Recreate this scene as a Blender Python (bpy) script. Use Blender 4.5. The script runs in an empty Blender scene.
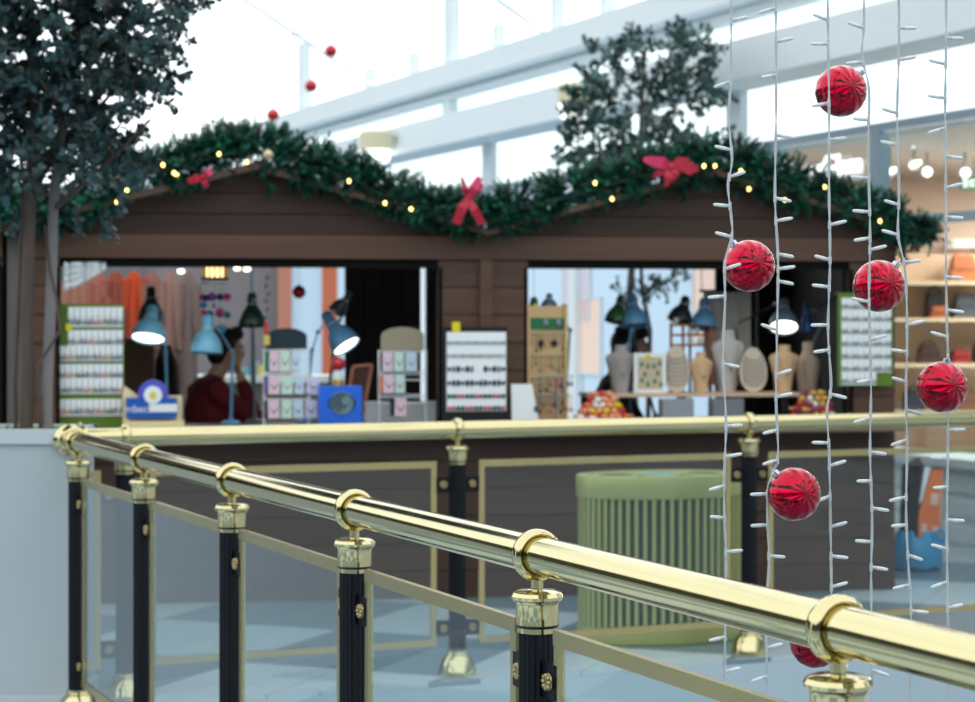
import bpy, bmesh, math, random
from mathutils import Vector, Matrix
R = math.radians
S = bpy.context.scene
C = S.collection
rnd = random.Random(7)

# ------------------------------------------------------------------ camera, sky, exposure
FPX, CX, HY, EYE = 1990.0, 487.5, 327.0, 1.49      # focal length in px, picture centre, horizon row, eye height
cam_d = bpy.data.cameras.new('camera'); cam = bpy.data.objects.new('camera', cam_d); C.objects.link(cam)
cam.location = (0, 0, EYE); cam.rotation_euler = (R(90), 0, 0)
cam_d.sensor_width = 36; cam_d.lens = 36 * FPX / 975; cam_d.shift_y = -24 / 975
cam_d.clip_start = .05; cam_d.clip_end = 300
cam_d.dof.use_dof = True; cam_d.dof.focus_distance = 3.95; cam_d.dof.aperture_fstop = 5.6
S.camera = cam
S.view_settings.view_transform = 'Standard'; S.view_settings.look = 'None'
S.view_settings.exposure = 0.0; S.view_settings.gamma = 1; S.view_settings.use_curve_mapping = False
w = bpy.data.worlds.new('sky'); S.world = w; w.use_nodes = True
nt = w.node_tree; nt.nodes.clear()
wo = nt.nodes.new('ShaderNodeOutputWorld'); wb = nt.nodes.new('ShaderNodeBackground')
tc = nt.nodes.new('ShaderNodeTexCoord'); sp = nt.nodes.new('ShaderNodeSeparateXYZ'); cr = nt.nodes.new('ShaderNodeValToRGB')
ma = nt.nodes.new('ShaderNodeMath'); ma.operation = 'MULTIPLY_ADD'; ma.inputs[1].default_value = .16      # sky brighter over the far side of the hall
nt.links.new(tc.outputs['Generated'], sp.inputs[0]); nt.links.new(sp.outputs['Y'], ma.inputs[0]); nt.links.new(sp.outputs['Z'], ma.inputs[2]); nt.links.new(ma.outputs[0], cr.inputs[0])
nt.links.new(cr.outputs[0], wb.inputs[0]); nt.links.new(wb.outputs[0], wo.inputs[0])
cr.color_ramp.elements[0].position = -0.0; cr.color_ramp.elements[0].color = (.32, .36, .37, 1)
cr.color_ramp.elements[1].position = 0.22; cr.color_ramp.elements[1].color = (.93, .985, 1.0, 1)
wb.inputs['Strength'].default_value = 1.85

def lin(c):
    return tuple((v / 12.92 if v <= .04045 else ((v + .055) / 1.055) ** 2.4) for v in [x / 255 for x in c])

# ------------------------------------------------------------------ materials
MATS = {}
def mat(name, rgb, rough=.6, metal=0.0, var=.0, scale=(8, 8, 8), bump=0.0, emit=0.0, coat=0.0, trans=0.0, island=0.0, spec=.5):
    if name in MATS: return MATS[name]
    m = bpy.data.materials.new(name); m.use_nodes = True; n = m.node_tree; b = n.nodes['Principled BSDF']
    col = (*lin(rgb), 1)
    b.inputs['Base Color'].default_value = col; b.inputs['Roughness'].default_value = rough
    b.inputs['Metallic'].default_value = metal; b.inputs['Coat Weight'].default_value = coat
    b.inputs['Transmission Weight'].default_value = trans; b.inputs['Specular IOR Level'].default_value = spec
    if emit:
        b.inputs['Emission Color'].default_value = col; b.inputs['Emission Strength'].default_value = emit
    if var or bump or island:
        t = n.nodes.new('ShaderNodeTexCoord'); mp = n.nodes.new('ShaderNodeMapping'); no = n.nodes.new('ShaderNodeTexNoise')
        mp.inputs['Scale'].default_value = scale; no.inputs['Scale'].default_value = 1; no.inputs['Detail'].default_value = 4
        n.links.new(t.outputs['Object'], mp.inputs[0]); n.links.new(mp.outputs[0], no.inputs['Vector'])
        src = no.outputs['Fac']
        if island:
            g = n.nodes.new('ShaderNodeNewGeometry'); mm = n.nodes.new('ShaderNodeMath'); mm.operation = 'MULTIPLY_ADD'
            n.links.new(g.outputs['Random Per Island'], mm.inputs[0]); mm.inputs[1].default_value = island
            ms = n.nodes.new('ShaderNodeMath'); ms.operation = 'MULTIPLY_ADD'; ms.inputs[1].default_value = max(var, .001) * 2; ms.inputs[2].default_value = 1 - max(var, .001) - island / 2
            n.links.new(no.outputs['Fac'], ms.inputs[0]); n.links.new(ms.outputs[0], mm.inputs[2]); fac = mm.outputs[0]
        else:
            ms = n.nodes.new('ShaderNodeMath'); ms.operation = 'MULTIPLY_ADD'; ms.inputs[1].default_value = var * 2; ms.inputs[2].default_value = 1 - var
            n.links.new(no.outputs['Fac'], ms.inputs[0]); fac = ms.outputs[0]
        vm = n.nodes.new('ShaderNodeVectorMath'); vm.operation = 'SCALE'; vm.inputs[0].default_value = col[:3]
        n.links.new(fac, vm.inputs['Scale']); n.links.new(vm.outputs[0], b.inputs['Base Color'])
        if bump:
            bp = n.nodes.new('ShaderNodeBump'); bp.inputs['Strength'].default_value = bump; bp.inputs['Distance'].default_value = .01
            n.links.new(src, bp.inputs['Height']); n.links.new(bp.outputs[0], b.inputs['Normal'])
    MATS[name] = m; return m

def glass(name, tint=(245, 251, 251), ior=1.5, rough=0.0, gain=1.5):
    if name in MATS: return MATS[name]
    m = bpy.data.materials.new(name); m.use_nodes = True; n = m.node_tree; n.nodes.clear()
    o = n.nodes.new('ShaderNodeOutputMaterial'); mx = n.nodes.new('ShaderNodeMixShader'); fr = n.nodes.new('ShaderNodeFresnel')
    tr = n.nodes.new('ShaderNodeBsdfTransparent'); gl = n.nodes.new('ShaderNodeBsdfGlossy')
    tr.inputs[0].default_value = (*lin(tint), 1); gl.inputs['Roughness'].default_value = rough; fr.inputs[0].default_value = ior
    gl.inputs[0].default_value = (.9, .95, 1, 1)
    ge = n.nodes.new('ShaderNodeNewGeometry'); sb = n.nodes.new('ShaderNodeMath'); sb.operation = 'SUBTRACT'; sb.inputs[0].default_value = 1
    mu = n.nodes.new('ShaderNodeMath'); mu.operation = 'MULTIPLY'; mu.use_clamp = True
    m2 = n.nodes.new('ShaderNodeMath'); m2.operation = 'MULTIPLY'; m2.inputs[1].default_value = gain
    n.links.new(ge.outputs['Backfacing'], sb.inputs[1]); n.links.new(sb.outputs[0], mu.inputs[0]); n.links.new(fr.outputs[0], m2.inputs[0]); n.links.new(m2.outputs[0], mu.inputs[1])
    n.links.new(mu.outputs[0], mx.inputs[0]); n.links.new(tr.outputs[0], mx.inputs[1]); n.links.new(gl.outputs[0], mx.inputs[2]); n.links.new(mx.outputs[0], o.inputs[0])
    MATS[name] = m; return m

def floor_mat():
    m = bpy.data.materials.new('polished_tile'); m.use_nodes = True; n = m.node_tree; b = n.nodes['Principled BSDF']
    t = n.nodes.new('ShaderNodeTexCoord'); mp = n.nodes.new('ShaderNodeMapping'); mp.inputs['Rotation'].default_value = (0, 0, R(22)); mp.inputs['Location'].default_value = (.35, .2, .5)
    mp.inputs['Scale'].default_value = (1, 1, 0)
    ck = n.nodes.new('ShaderNodeTexChecker'); ck.inputs['Scale'].default_value = 1.0
    ck.inputs['Color1'].default_value = (*lin((184, 200, 210)), 1); ck.inputs['Color2'].default_value = (*lin((114, 138, 152)), 1)
    br = n.nodes.new('ShaderNodeTexBrick'); br.offset = 0; br.inputs['Scale'].default_value = 2.0; br.inputs['Brick Width'].default_value = 1; br.inputs['Row Height'].default_value = 1
    br.inputs['Mortar Size'].default_value = .008; br.inputs['Color1'].default_value = (1, 1, 1, 1); br.inputs['Color2'].default_value = (.95, .95, .95, 1); br.inputs['Mortar'].default_value = (.6, .6, .6, 1)
    mu = n.nodes.new('ShaderNodeMix'); mu.data_type = 'RGBA'; mu.blend_type = 'MULTIPLY'; mu.inputs[0].default_value = 1
    n.links.new(t.outputs['Object'], mp.inputs[0]); n.links.new(mp.outputs[0], ck.inputs['Vector']); n.links.new(mp.outputs[0], br.inputs['Vector'])
    n.links.new(ck.outputs[0], mu.inputs[6]); n.links.new(br.outputs[0], mu.inputs[7]); n.links.new(mu.outputs[2], b.inputs['Base Color'])
    b.inputs['Roughness'].default_value = .22
    return m

BRASS = mat('brass', (200, 189, 146), .10, 1, var=.06, scale=(3, 3, 3))
BRASS_S = mat('satin_brass', (190, 174, 128), .26, 1, var=.06, scale=(9, 9, 9))
BLACK = mat('black_enamel', (9, 13, 22), .42, var=.1, spec=.25)
GLASS = glass('clear_glass')
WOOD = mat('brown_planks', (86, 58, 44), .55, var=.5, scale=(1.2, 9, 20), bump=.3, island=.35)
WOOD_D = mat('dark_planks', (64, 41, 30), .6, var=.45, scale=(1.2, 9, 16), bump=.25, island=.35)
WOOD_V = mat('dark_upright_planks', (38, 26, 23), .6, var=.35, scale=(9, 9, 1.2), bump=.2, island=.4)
WOOD_E = mat('roof_edge_wood', (84, 64, 54), .6, var=.3, scale=(2, 2, 2))
BLACKWOOD = mat('blackened_wood', (12, 10, 10), .7, var=.2, spec=.15)
TAN = mat('tan_wood', (205, 172, 122), .6, var=.12, scale=(3, 3, 20))
WHITE_P = mat('white_paint', (226, 232, 235), .5, var=.03)
WHITE_C = mat('white_card', (244, 248, 251), .6, var=.02)
GREY_M = mat('grey_metal', (120, 135, 145), .35, .8)
WIRE = mat('white_wire', (225, 232, 235), .4)
BLUE_L = mat('light_blue_enamel', (128, 196, 228), .35, var=.04)
BLUE_M = mat('mid_blue_enamel', (92, 150, 190), .35, var=.04)
GREEN_L = mat('dark_green_enamel', (24, 58, 44), .35, var=.05)
CHAR_L = mat('charcoal_enamel', (44, 50, 54), .35, var=.05)
BULB = mat('lit_bulb', (255, 246, 225), .5, emit=4.0)
WARM = mat('warm_bulb', (255, 214, 120), .5, emit=6.0)
GREENB = mat('green_board', (92, 124, 36), .7, var=.08)
YEL = mat('yellow_sticker', (232, 214, 30), .6, var=.03)
SKIN = mat('skin', (205, 158, 132), .55, var=.05)
HAIR = mat('black_hair', (14, 12, 13), .5, var=.3, scale=(40, 40, 8), bump=.4)
JEWELS = [mat('jewel_%s' % k, c, .35, .3) for k, c in dict(ink=(30, 34, 46), teal=(40, 96, 100), amber=(190, 140, 80), pink=(196, 96, 120), navy=(40, 50, 100), silver=(130, 138, 148)).items()]

# ------------------------------------------------------------------ mesh builder
class MB:
    def __init__(s): s.bm = bmesh.new(); s.mi = 0
    def _new(s, fs):
        for f in fs: f.material_index = s.mi
    def box(s, x0, x1, y0, y1, z0, z1, mtx=None):
        vs = [s.bm.verts.new((x, y, z)) for x in (x0, x1) for y in (y0, y1) for z in (z0, z1)]
        if mtx is not None:
            for v in vs: v.co = mtx @ v.co
        q = [(0, 1, 3, 2), (4, 6, 7, 5), (0, 4, 5, 1), (2, 3, 7, 6), (0, 2, 6, 4), (1, 5, 7, 3)]
        s._new([s.bm.faces.new([vs[i] for i in f]) for f in q]); return s
    def ring_loft(s, rings, cap=True):
        rs = [[s.bm.verts.new(p) for p in r] for r in rings]; n = len(rs[0]); fs = []
        for a, b in zip(rs, rs[1:]):
            for i in range(n): fs.append(s.bm.faces.new((a[i], a[(i + 1) % n], b[(i + 1) % n], b[i])))
        if cap:
            fs.append(s.bm.faces.new(rs[0][::-1])); fs.append(s.bm.faces.new(rs[-1]))
        s._new(fs); return s
    def _basis(s, d):
        d = Vector(d).normalized(); a = Vector((0, 0, 1)) if abs(d.z) < .95 else Vector((1, 0, 0))
        x = d.cross(a).normalized(); y = d.cross(x).normalized(); return x, y, d
    def cyl(s, p0, p1, r0, r1=None, n=12, cap=True):
        r1 = r0 if r1 is None else r1; p0 = Vector(p0); p1 = Vector(p1); x, y, d = s._basis(p1 - p0)
        f = lambda p, r: [p + (x * math.cos(2 * math.pi * i / n) + y * math.sin(2 * math.pi * i / n)) * r for i in range(n)]
        return s.ring_loft([f(p0, max(r0, 1e-4)), f(p1, max(r1, 1e-4))], cap)
    def lathe(s, prof, o=(0, 0, 0), d=(0, 0, 1), n=20, cap=True, sx=1, sy=1, flute=0):
        o = Vector(o)
        if Vector(d).normalized().z > .999: x, y, d = Vector((1, 0, 0)), Vector((0, 1, 0)), Vector((0, 0, 1))
        else: x, y, d = s._basis(d)
        rings = []
        for r, h in prof:
            ring = []
            for i in range(n):
                a = 2 * math.pi * i / n; rr = max(r, 1e-4) * (1 - (flute if i % 2 else 0))
                ring.append(o + d * h + x * math.cos(a) * rr * sx + y * math.sin(a) * rr * sy)
            rings.append(ring)
        return s.ring_loft(rings, cap)
    def sph(s, c, r, n=12, m=8, d=(0, 0, 1)):
        if isinstance(r, (int, float)): r = (r, r, r)
        c = Vector(c); x, y, z = (Vector((1, 0, 0)), Vector((0, 1, 0)), Vector((0, 0, 1))) if tuple(d) == (0, 0, 1) else s._basis(d)
        rings = []
        for j in range(m + 1):
            t = math.pi * (j / m); t = min(max(t, .03), math.pi - .03)
            rings.append([c + x * (r[0] * math.sin(t) * math.cos(2 * math.pi * i / n)) + y * (r[1] * math.sin(t) * math.sin(2 * math.pi * i / n)) - z * (r[2] * math.cos(t)) for i in range(n)])
        return s.ring_loft(rings)
    def tube(s, pts, r, n=6, taper=None):
        pts = [Vector(p) for p in pts]; rings = []; prev = None
        for i, p in enumerate(pts):
            d = (pts[min(i + 1, len(pts) - 1)] - pts[max(i - 1, 0)])
            x, y, _ = s._basis(d)
            if prev is not None and x.dot(prev) < 0: x, y = -x, -y
            if prev is not None:
                dn = d.normalized(); x = (prev - dn * prev.dot(dn)).normalized(); y = dn.cross(x)
            prev = x; rr = r if taper is None else r + (taper - r) * i / (len(pts) - 1)
            rings.append([p + (x * math.cos(2 * math.pi * k / n) + y * math.sin(2 * math.pi * k / n)) * rr for k in range(n)])
        return s.ring_loft(rings)
    def torus(s, c, d, R0, r, n=24, m=8, sx=1.0):
        c = Vector(c); x, y, d = s._basis(d); vs = []
        for i in range(n):
            a = 2 * math.pi * i / n; rad = x * math.cos(a) + y * math.sin(a)
            vs.append([s.bm.verts.new(c + rad * (R0 + r * math.cos(2 * math.pi * j / m)) + d * (r * sx * math.sin(2 * math.pi * j / m))) for j in range(m)])
        s._new([s.bm.faces.new((vs[i][j], vs[(i + 1) % n][j], vs[(i + 1) % n][(j + 1) % m], vs[i][(j + 1) % m])) for i in range(n) for j in range(m)]); return s
    def prism(s, poly, y0, y1):                                        # (x,z) outline pushed along y
        return s.ring_loft([[Vector((x, y0, z)) for x, z in poly], [Vector((x, y1, z)) for x, z in poly]])
    def slab(s, poly, z0, z1):                                         # (x,y) outline pushed along z
        return s.ring_loft([[Vector((x, y, z0)) for x, y in poly], [Vector((x, y, z1)) for x, y in poly]])
    def face(s, pts):
        s._new([s.bm.faces.new([s.bm.verts.new(p) for p in pts])]); return s
    def boards(s, x0, x1, y0, y1, z0, z1, h=.13, gap=.006):
        n = max(1, round((z1 - z0) / h)); hh = (z1 - z0) / n
        for i in range(n): s.box(x0, x1, y0, y1, z0 + i * hh + gap / 2, z0 + (i + 1) * hh - gap / 2)
        s.box(x0, x1, y0 + .3 * (y1 - y0), y1 - .3 * (y1 - y0), z0, z1); return s
    def uprights(s, x0, x1, y0, y1, z0, z1, h=.12, gap=.006):
        n = max(1, round((x1 - x0) / h)); hh = (x1 - x0) / n
        for i in range(n): s.box(x0 + i * hh + gap / 2, x0 + (i + 1) * hh - gap / 2, y0, y1, z0, z1)
        s.box(x0, x1, y0 + .3 * (y1 - y0), y1 - .3 * (y1 - y0), z0, z1); return s
    def build(s, name, mats, parent=None, smooth=False, loc=None, rotz=0.0):
        bmesh.ops.recalc_face_normals(s.bm, faces=s.bm.faces)
        me = bpy.data.meshes.new(name); s.bm.to_mesh(me); s.bm.free()
        for m in (mats if isinstance(mats, (list, tuple)) else [mats]): me.materials.append(m)
        if smooth:
            for p in me.polygons: p.use_smooth = True
            me.set_sharp_from_angle(angle=R(38))
        o = bpy.data.objects.new(name, me); C.objects.link(o)
        if parent: o.parent = parent
        if loc is not None: o.location = loc; o.rotation_euler.z = rotz
        return o

def tag(o, label, cat, group=None, kind=None):
    o['label'] = label; o['category'] = cat
    if group: o['group'] = group
    if kind: o['kind'] = kind
    return o
def thing(name, label, cat, loc=(0, 0, 0), rotz=0.0, group=None):
    o = bpy.data.objects.new(name, None); C.objects.link(o); o.location = loc; o.rotation_euler.z = rotz; o.empty_display_size = .05
    return tag(o, label, cat, group)
def struct(o): o['kind'] = 'structure'; return o
def copy_tree(o, parent=None):
    c = o.copy(); C.objects.link(c); c.parent = parent
    for ch in list(o.children): copy_tree(ch, c)
    return c
def part(o, label): o['label'] = label; return o
def W(px, py, D): return Vector(((px - CX) / FPX * D, D, EYE - (py - HY) / FPX * D))

# ------------------------------------------------------------------ the two railing lines round the open well
F0 = Vector((-1.564, 7.60, 0)); FD = Vector((.4038, -.9148, 0)); FN = Vector((.9148, .4038, 0)); FS = 1.0275
G0 = Vector((-1.452, 7.97, 0)); GD = Vector((.9219, .3875, 0)); GN = Vector((.3875, -.9219, 0)); GS = 1.435
def isect(p, d, q, e):
    den = d.x * e.y - d.y * e.x; t = ((q.x - p.x) * e.y - (q.y - p.y) * e.x) / den; return p + d * t
EDGE = .13
C0 = isect(F0 + FN * EDGE, FD, G0 + GN * EDGE, GD)
fa = F0 + FN * EDGE + FD * 19; ga = G0 + GN * EDGE + GD * 11
FLOOR = floor_mat()
m = MB(); m.slab([(-30, -12), (fa.x, -12), (C0.x, C0.y), (ga.x, ga.y), (14, ga.y), (14, 48), (-30, 48)], -.02, 0)
struct(m.build('floor', FLOOR))
m = MB(); m.slab([(-30, -12), (fa.x, -12), (C0.x, C0.y), (ga.x, ga.y), (14, ga.y), (14, 48), (-30, 48)], -.55, -.021)
struct(m.build('floor_edge', mat('slab_edge', (178, 196, 207), .4)))
m = MB(); m.box(-6, 16, -14, 16, -5.2, -5); struct(m.build('floor_below', FLOOR))

# ------------------------------------------------------------------ right wall of the mall (runs away to the left), shopfront, beams
WD = Vector((-.4027, .9153, 0)); WP = Vector((3.185, 13.0, 0)); WN = Vector((-.9153, -.4027, 0))   # direction, point, normal to the mall
WYAW = math.atan2(WD.y, WD.x)
def wall_t(px):                                                       # distance along the wall where a pixel column meets it
    t = (px - CX) / FPX; return (t * WP.y - WP.x) / (WD.x - t * WD.y)
def wall_box(m, t0, t1, n0, n1, z0, z1):                               # n = how far out towards the mall
    M = Matrix.Translation(WP) @ Matrix.Rotation(WYAW, 4, 'Z')           # local x along the wall, local +y = towards the mall
    m.box(t0, t1, n0, n1, z0, z1, M)
T0, T1, TS = -16.0, 36.0, wall_t(752)
PANEL = mat('white_fascia', (240, 244, 246), .5, var=.02)
BEAMW = mat('pale_beam', (226, 234, 239), .55, var=.03)
FRAMEM = mat('shopfront_frame', (150, 168, 182), .4, .3)
m = MB(); wall_box(m, T0, T1, -.03, -.02, 2.92, 3.34); wall_box(m, T0, T1, -.03, -.02, 3.64, 3.99); struct(m.build('window_5', GLASS))
m = MB(); wall_box(m, T0, T1, 0, .45, 3.34, 3.64); struct(m.build('trim_1', BEAMW))
m = MB(); wall_box(m, T0, T1, 0, .12, 3.885, 3.94); wall_box(m, T0, T1, -.06, .30, 3.99, 4.21); struct(m.build('trim_2', BEAMW))
m = MB(); wall_box(m, T0, T1, 0, .03, 2.86, 2.92); wall_box(m, T0, TS, -.06, .06, 2.19, 2.25)
for px in (776, 880): t = wall_t(px); wall_box(m, t - .05, t + .05, -.05, .05, 0, 2.86)
for k in range(7): t = wall_t(880) - 2.4 * (k + 1); wall_box(m, t - .05, t + .05, -.05, .05, 0, 2.86)
struct(m.build('window_frame', FRAMEM))
m = MB(); wall_box(m, T0, TS, -.01, 0, .64, 2.86); struct(m.build('window_1', GLASS))
m = MB(); wall_box(m, T0, TS, -.15, .18, 0, .58); wall_box(m, T0, TS, -.2, .24, .58, .64)
for k in range(3): wall_box(m, T0, TS, .18, .195, .1 + .16 * k, .2 + .16 * k)
struct(m.build('wall_base', WHITE_P))
# lit display windows further along
PALE = mat('pale_lit_window', (184, 206, 224), .4, emit=.42)
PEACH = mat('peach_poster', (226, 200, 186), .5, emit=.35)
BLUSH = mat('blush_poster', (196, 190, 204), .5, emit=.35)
m = MB()
for k in range(6):
    t = TS + .2 + 3.0 * k; wall_box(m, t, t + 2.86, -.1, -.06, .35, 2.8)
struct(m.build('window_2', PALE))
m = MB(); wall_box(m, TS, T1, -.12, -.1, 0, 2.92)
for k in range(7):
    t = TS + .08 + 3.0 * k; wall_box(m, t, t + .14, -.1, .02, 0, 2.92)
wall_box(m, TS, T1, -.1, .05, 0, .35)
struct(m.build('wall_panel', PANEL))
def on_wall(px, n): return WP + WD * wall_t(px) + WN * n
def poster(label, px0, px1, py0, py1, mt):
    t0, t1 = wall_t(px1), wall_t(px0); tm = (t0 + t1) / 2; D = (WP + WD * tm).y; z0 = EYE - (py1 - HY) / FPX * D; z1 = EYE - (py0 - HY) / FPX * D
    o = thing('window_poster', label, 'poster', WP + WD * tm + WN * .0, WYAW)
    m = MB(); m.box(-(t1 - t0) / 2, (t1 - t0) / 2, -.055, -.04, z0, z1); m.build('sheet', mt, o)
    m = MB(); h = (t1 - t0) / 2
    m.box(-h - .03, -h, -.055, -.03, z0, z1); m.box(h, h + .03, -.055, -.03, z0, z1); m.box(-h - .03, h + .03, -.055, -.03, z1, z1 + .03); m.box(-h - .03, h + .03, -.055, -.03, z0 - .03, z0); m.build('border', WHITE_P, o)
poster('tall peach poster in the pale window behind the tan earring tower', 566, 596, 300, 372, PEACH)
poster('greyish pink poster high in the pale window behind the right hut', 560, 585, 262, 318, BLUSH)
poster('narrow peach poster in the pale window left of the dark hut wall', 690, 712, 266, 340, PEACH)

# shop interior on the right
SHOPW = mat('shop_peach_wall', (232, 205, 186), .6, var=.03)
SHOPC = mat('shop_ceiling', (214, 206, 200), .6)
a = WP + WD * TS - WN * .25; b = WP + WD * T0 - WN * .25
m = MB(); m.box(a.x - .1, 16, 18.0, 18.12, 0, 2.9); struct(m.build('wall_shop_back', SHOPW))
m = MB(); p = [(a.x, a.y), (b.x, b.y), (16, b.y), (16, 18.1), (a.x, 18.1)]; m.slab(p, 2.86, 2.9); struct(m.build('ceiling_shop', SHOPC))
m = MB(); m.box(a.x - .1, a.x + .0, a.y, 18, 0, 2.88); struct(m.build('wall_shop_side', SHOPW))
m = MB(); m.box(4.15, 9, 17.7, 18, 2.2, 2.27); struct(m.build('trim_3', mat('shop_cornice', (250, 246, 238), .5, emit=.6)))
for (x, y) in ((5.0, 14.8), (7.0, 13.6)):
    ld = bpy.data.lights.new('shop_fill_light', 'AREA'); ld.energy = 190; ld.size = 1.4; ld.color = (1, .9, .8)  # added area lights brighten the shop interior; no panel fitting is there
    lo = bpy.data.objects.new('shop_fill_light', ld); C.objects.link(lo); lo.location = (x, y + .8, 2.82)
# spotlights under the shop ceiling
def spotlight(px, py, D, nth, rnd_=False):
    p = W(px, py, D); o = thing('ceiling_spotlight', nth, 'spotlight', (p.x, p.y, 2.86), 0, 'spotlights under the shop ceiling')
    h = 2.86 - p.z
    m = MB(); m.cyl((0, 0, -h + .02), (0, 0, 0), .008); m.build('stem', GREY_M, o)
    m = MB(); 
    if rnd_: m.sph((0, -.02, -h), .034)
    else: m.cyl((-.03, -.04, -h - .01), (.045, -.02, -h + .02), .019, .016)
    m.build('bulb', BULB, o, True)
    m = MB(); m.cyl((0, .0, -h), (0, .07, -h + .02), .045, .03); m.build('housing', WHITE_P, o, True)
spots = [(915, 145), (933, 142), (950, 140), (968, 137), (914, 165), (890, 172)]
names = ['first white spotlight from the left in the upper row under the shop ceiling', 'second white spotlight from the left in the upper row under the shop ceiling',
         'third white spotlight of the upper row, near the rightmost light string', 'white spotlight at the right end of the upper row in the shop',
         'white spotlight in the lower row, left of the round lamp', 'low white spotlight beside the tall shopfront post']
for (px, py), l in zip(spots, names): spotlight(px, py, 15.2, l)
spotlight(927, 172, 15.6, 'round glowing shop lamp left of the rightmost light string', True)
spotlight(965, 173, 15.6, 'round glowing shop lamp just above the green exit sign', True)
# exit sign
p = W(972, 183, 16.0); o = thing('exit_sign', 'green rectangular exit sign hanging in the shop below a round lamp', 'sign', (p.x, p.y, p.z))
GREENS = mat('exit_green', (30, 112, 70), .5, emit=.2); WHT = mat('sign_white', (240, 245, 240), .5, emit=.4)
m = MB(); m.box(-.09, .14, 0, .03, -.055, .055); m.build('body', GREENS, o)
m = MB(); m.box(-.075, -.035, -.004, 0, -.035, .035); m.box(-.02, .0, -.004, 0, -.03, .03); m.box(-.02, .04, -.004, 0, .01, .03); m.box(-.02, .05, -.004, 0, -.03, -.012); m.build('pictogram', WHT, o)
m = MB(); m.cyl((.02, .015, .055), (.02, .015, 2.86 - p.z), .004); m.build('hanger', GREY_M, o)

# shop name on the glass
def text(name, body, size, mt, parent, loc, rot, extrude=.012):
    cu = bpy.data.curves.new(name, 'FONT'); cu.body = body; cu.size = size; cu.extrude = extrude; cu.align_x = 'CENTER'
    o = bpy.data.objects.new(name, cu); C.objects.link(o)
    dg = bpy.context.evaluated_depsgraph_get(); me = bpy.data.meshes.new_from_object(o.evaluated_get(dg))
    bpy.data.objects.remove(o); me.materials.clear(); me.materials.append(mt)
    o = bpy.data.objects.new(name, me); C.objects.link(o); o.parent = parent; o.location = loc; o.rotation_euler = rot
    return o
p = on_wall(826, .05); sg = thing('shop_sign', 'white shop name letters on the glass above the right garland', 'sign', (p.x, p.y, 2.58), WYAW + math.pi)
text('lettering', 'CurryGlam', .235, mat('lit_letters', (250, 252, 252), .5, emit=1.0), sg, (0, 0, 0), (R(90), 0, 0))
m = MB(); m.box(-.66, .66, .02, .05, -.035, -.015); m.build('mounting_rail', WHITE_P, sg)

# shelving with handbags
SHELF = mat('shop_shelf_wood', (214, 190, 160), .5, var=.06)
su = thing('shelf_unit', 'pale wood shelf unit with handbags inside the shop on the right', 'shelf', (4.2, 16.3, 0))
SZ = [.42, .80, 1.19, 1.565, 1.865]
m = MB(); m.box(-1.0, 2.4, .36, .4, 0, 2.1); m.build('back_panel', mat('shelf_back', (196, 168, 142), .6), su)
for z in SZ:
    m = MB(); m.box(-1.0, 2.4, 0, .36, z - .03, z); m.build('shelf', SHELF, su)
for x in (-1.0, .7, 2.36):
    m = MB(); m.box(x, x + .04, 0.01, .36, 0, 2.1); m.build('upright', SHELF, su)
def handbag(px, base, wpx, hpx, rgb, label, strap=True):
    D = 16.42; p = W(px, 300, D); s = D / FPX; wd, h = wpx * s, hpx * s
    o = thing('handbag', label, 'handbag', (p.x, D, base), 0, 'handbags on the shop shelves')
    mt = mat('leather_%d_%d_%d' % rgb, rgb, .45, var=.1)
    m = MB(); prof = [(-wd / 2, 0), (wd / 2, 0), (wd * .47, h * .55), (wd * .40, h * .9), (wd * .3, h), (-wd * .3, h), (-wd * .40, h * .9), (-wd * .47, h * .55)]
    m.prism(prof, 0, .12); m.build('body', mt, o)
    m = MB(); m.prism([(-wd * .42, h * .5), (wd * .42, h * .5), (wd * .4, h * .88), (-wd * .4, h * .88)], -.012, 0); m.build('flap', mt, o)
    if strap:
        m = MB(); m.tube([(wd * .3 * math.cos(a), .06, h * .95 + h * .25 * math.sin(a)) for a in [math.pi * i / 8 for i in range(9)]], .008); m.build('handle', mt, o)
handbag(964, SZ[4], 26, 26, (176, 104, 66), 'tan brown handbag on the top shelf of the shop')
handbag(936, SZ[3], 19, 26, (44, 40, 42), 'black handbag on the second shelf from the top')
handbag(967, SZ[3], 24, 24, (78, 84, 92), 'grey handbag on the second shelf, beside the rightmost light string', False)
handbag(937, SZ[3] + .0, 17, 12, (166, 92, 52), 'small tan pouch in front of the black handbag', False)
bpy.data.objects['handbag.003'].location.y -= .1
handbag(930, SZ[2], 22, 18, (70, 48, 44), 'dark brown handbag on the shelf just above the red ball at far right')
handbag(962, SZ[2], 18, 14, (150, 46, 46), 'red handbag on the third shelf from the top', False)
handbag(984, SZ[2], 18, 20, (58, 50, 50), 'charcoal handbag on the third shelf, cut by the picture edge')
handbag(915, SZ[1], 20, 20, (46, 52, 62), 'navy handbag low on the shelf behind the green card board')
handbag(968, SZ[1], 22, 20, (120, 84, 60), 'brown handbag on the fourth shelf behind the rightmost red ball')

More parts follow.
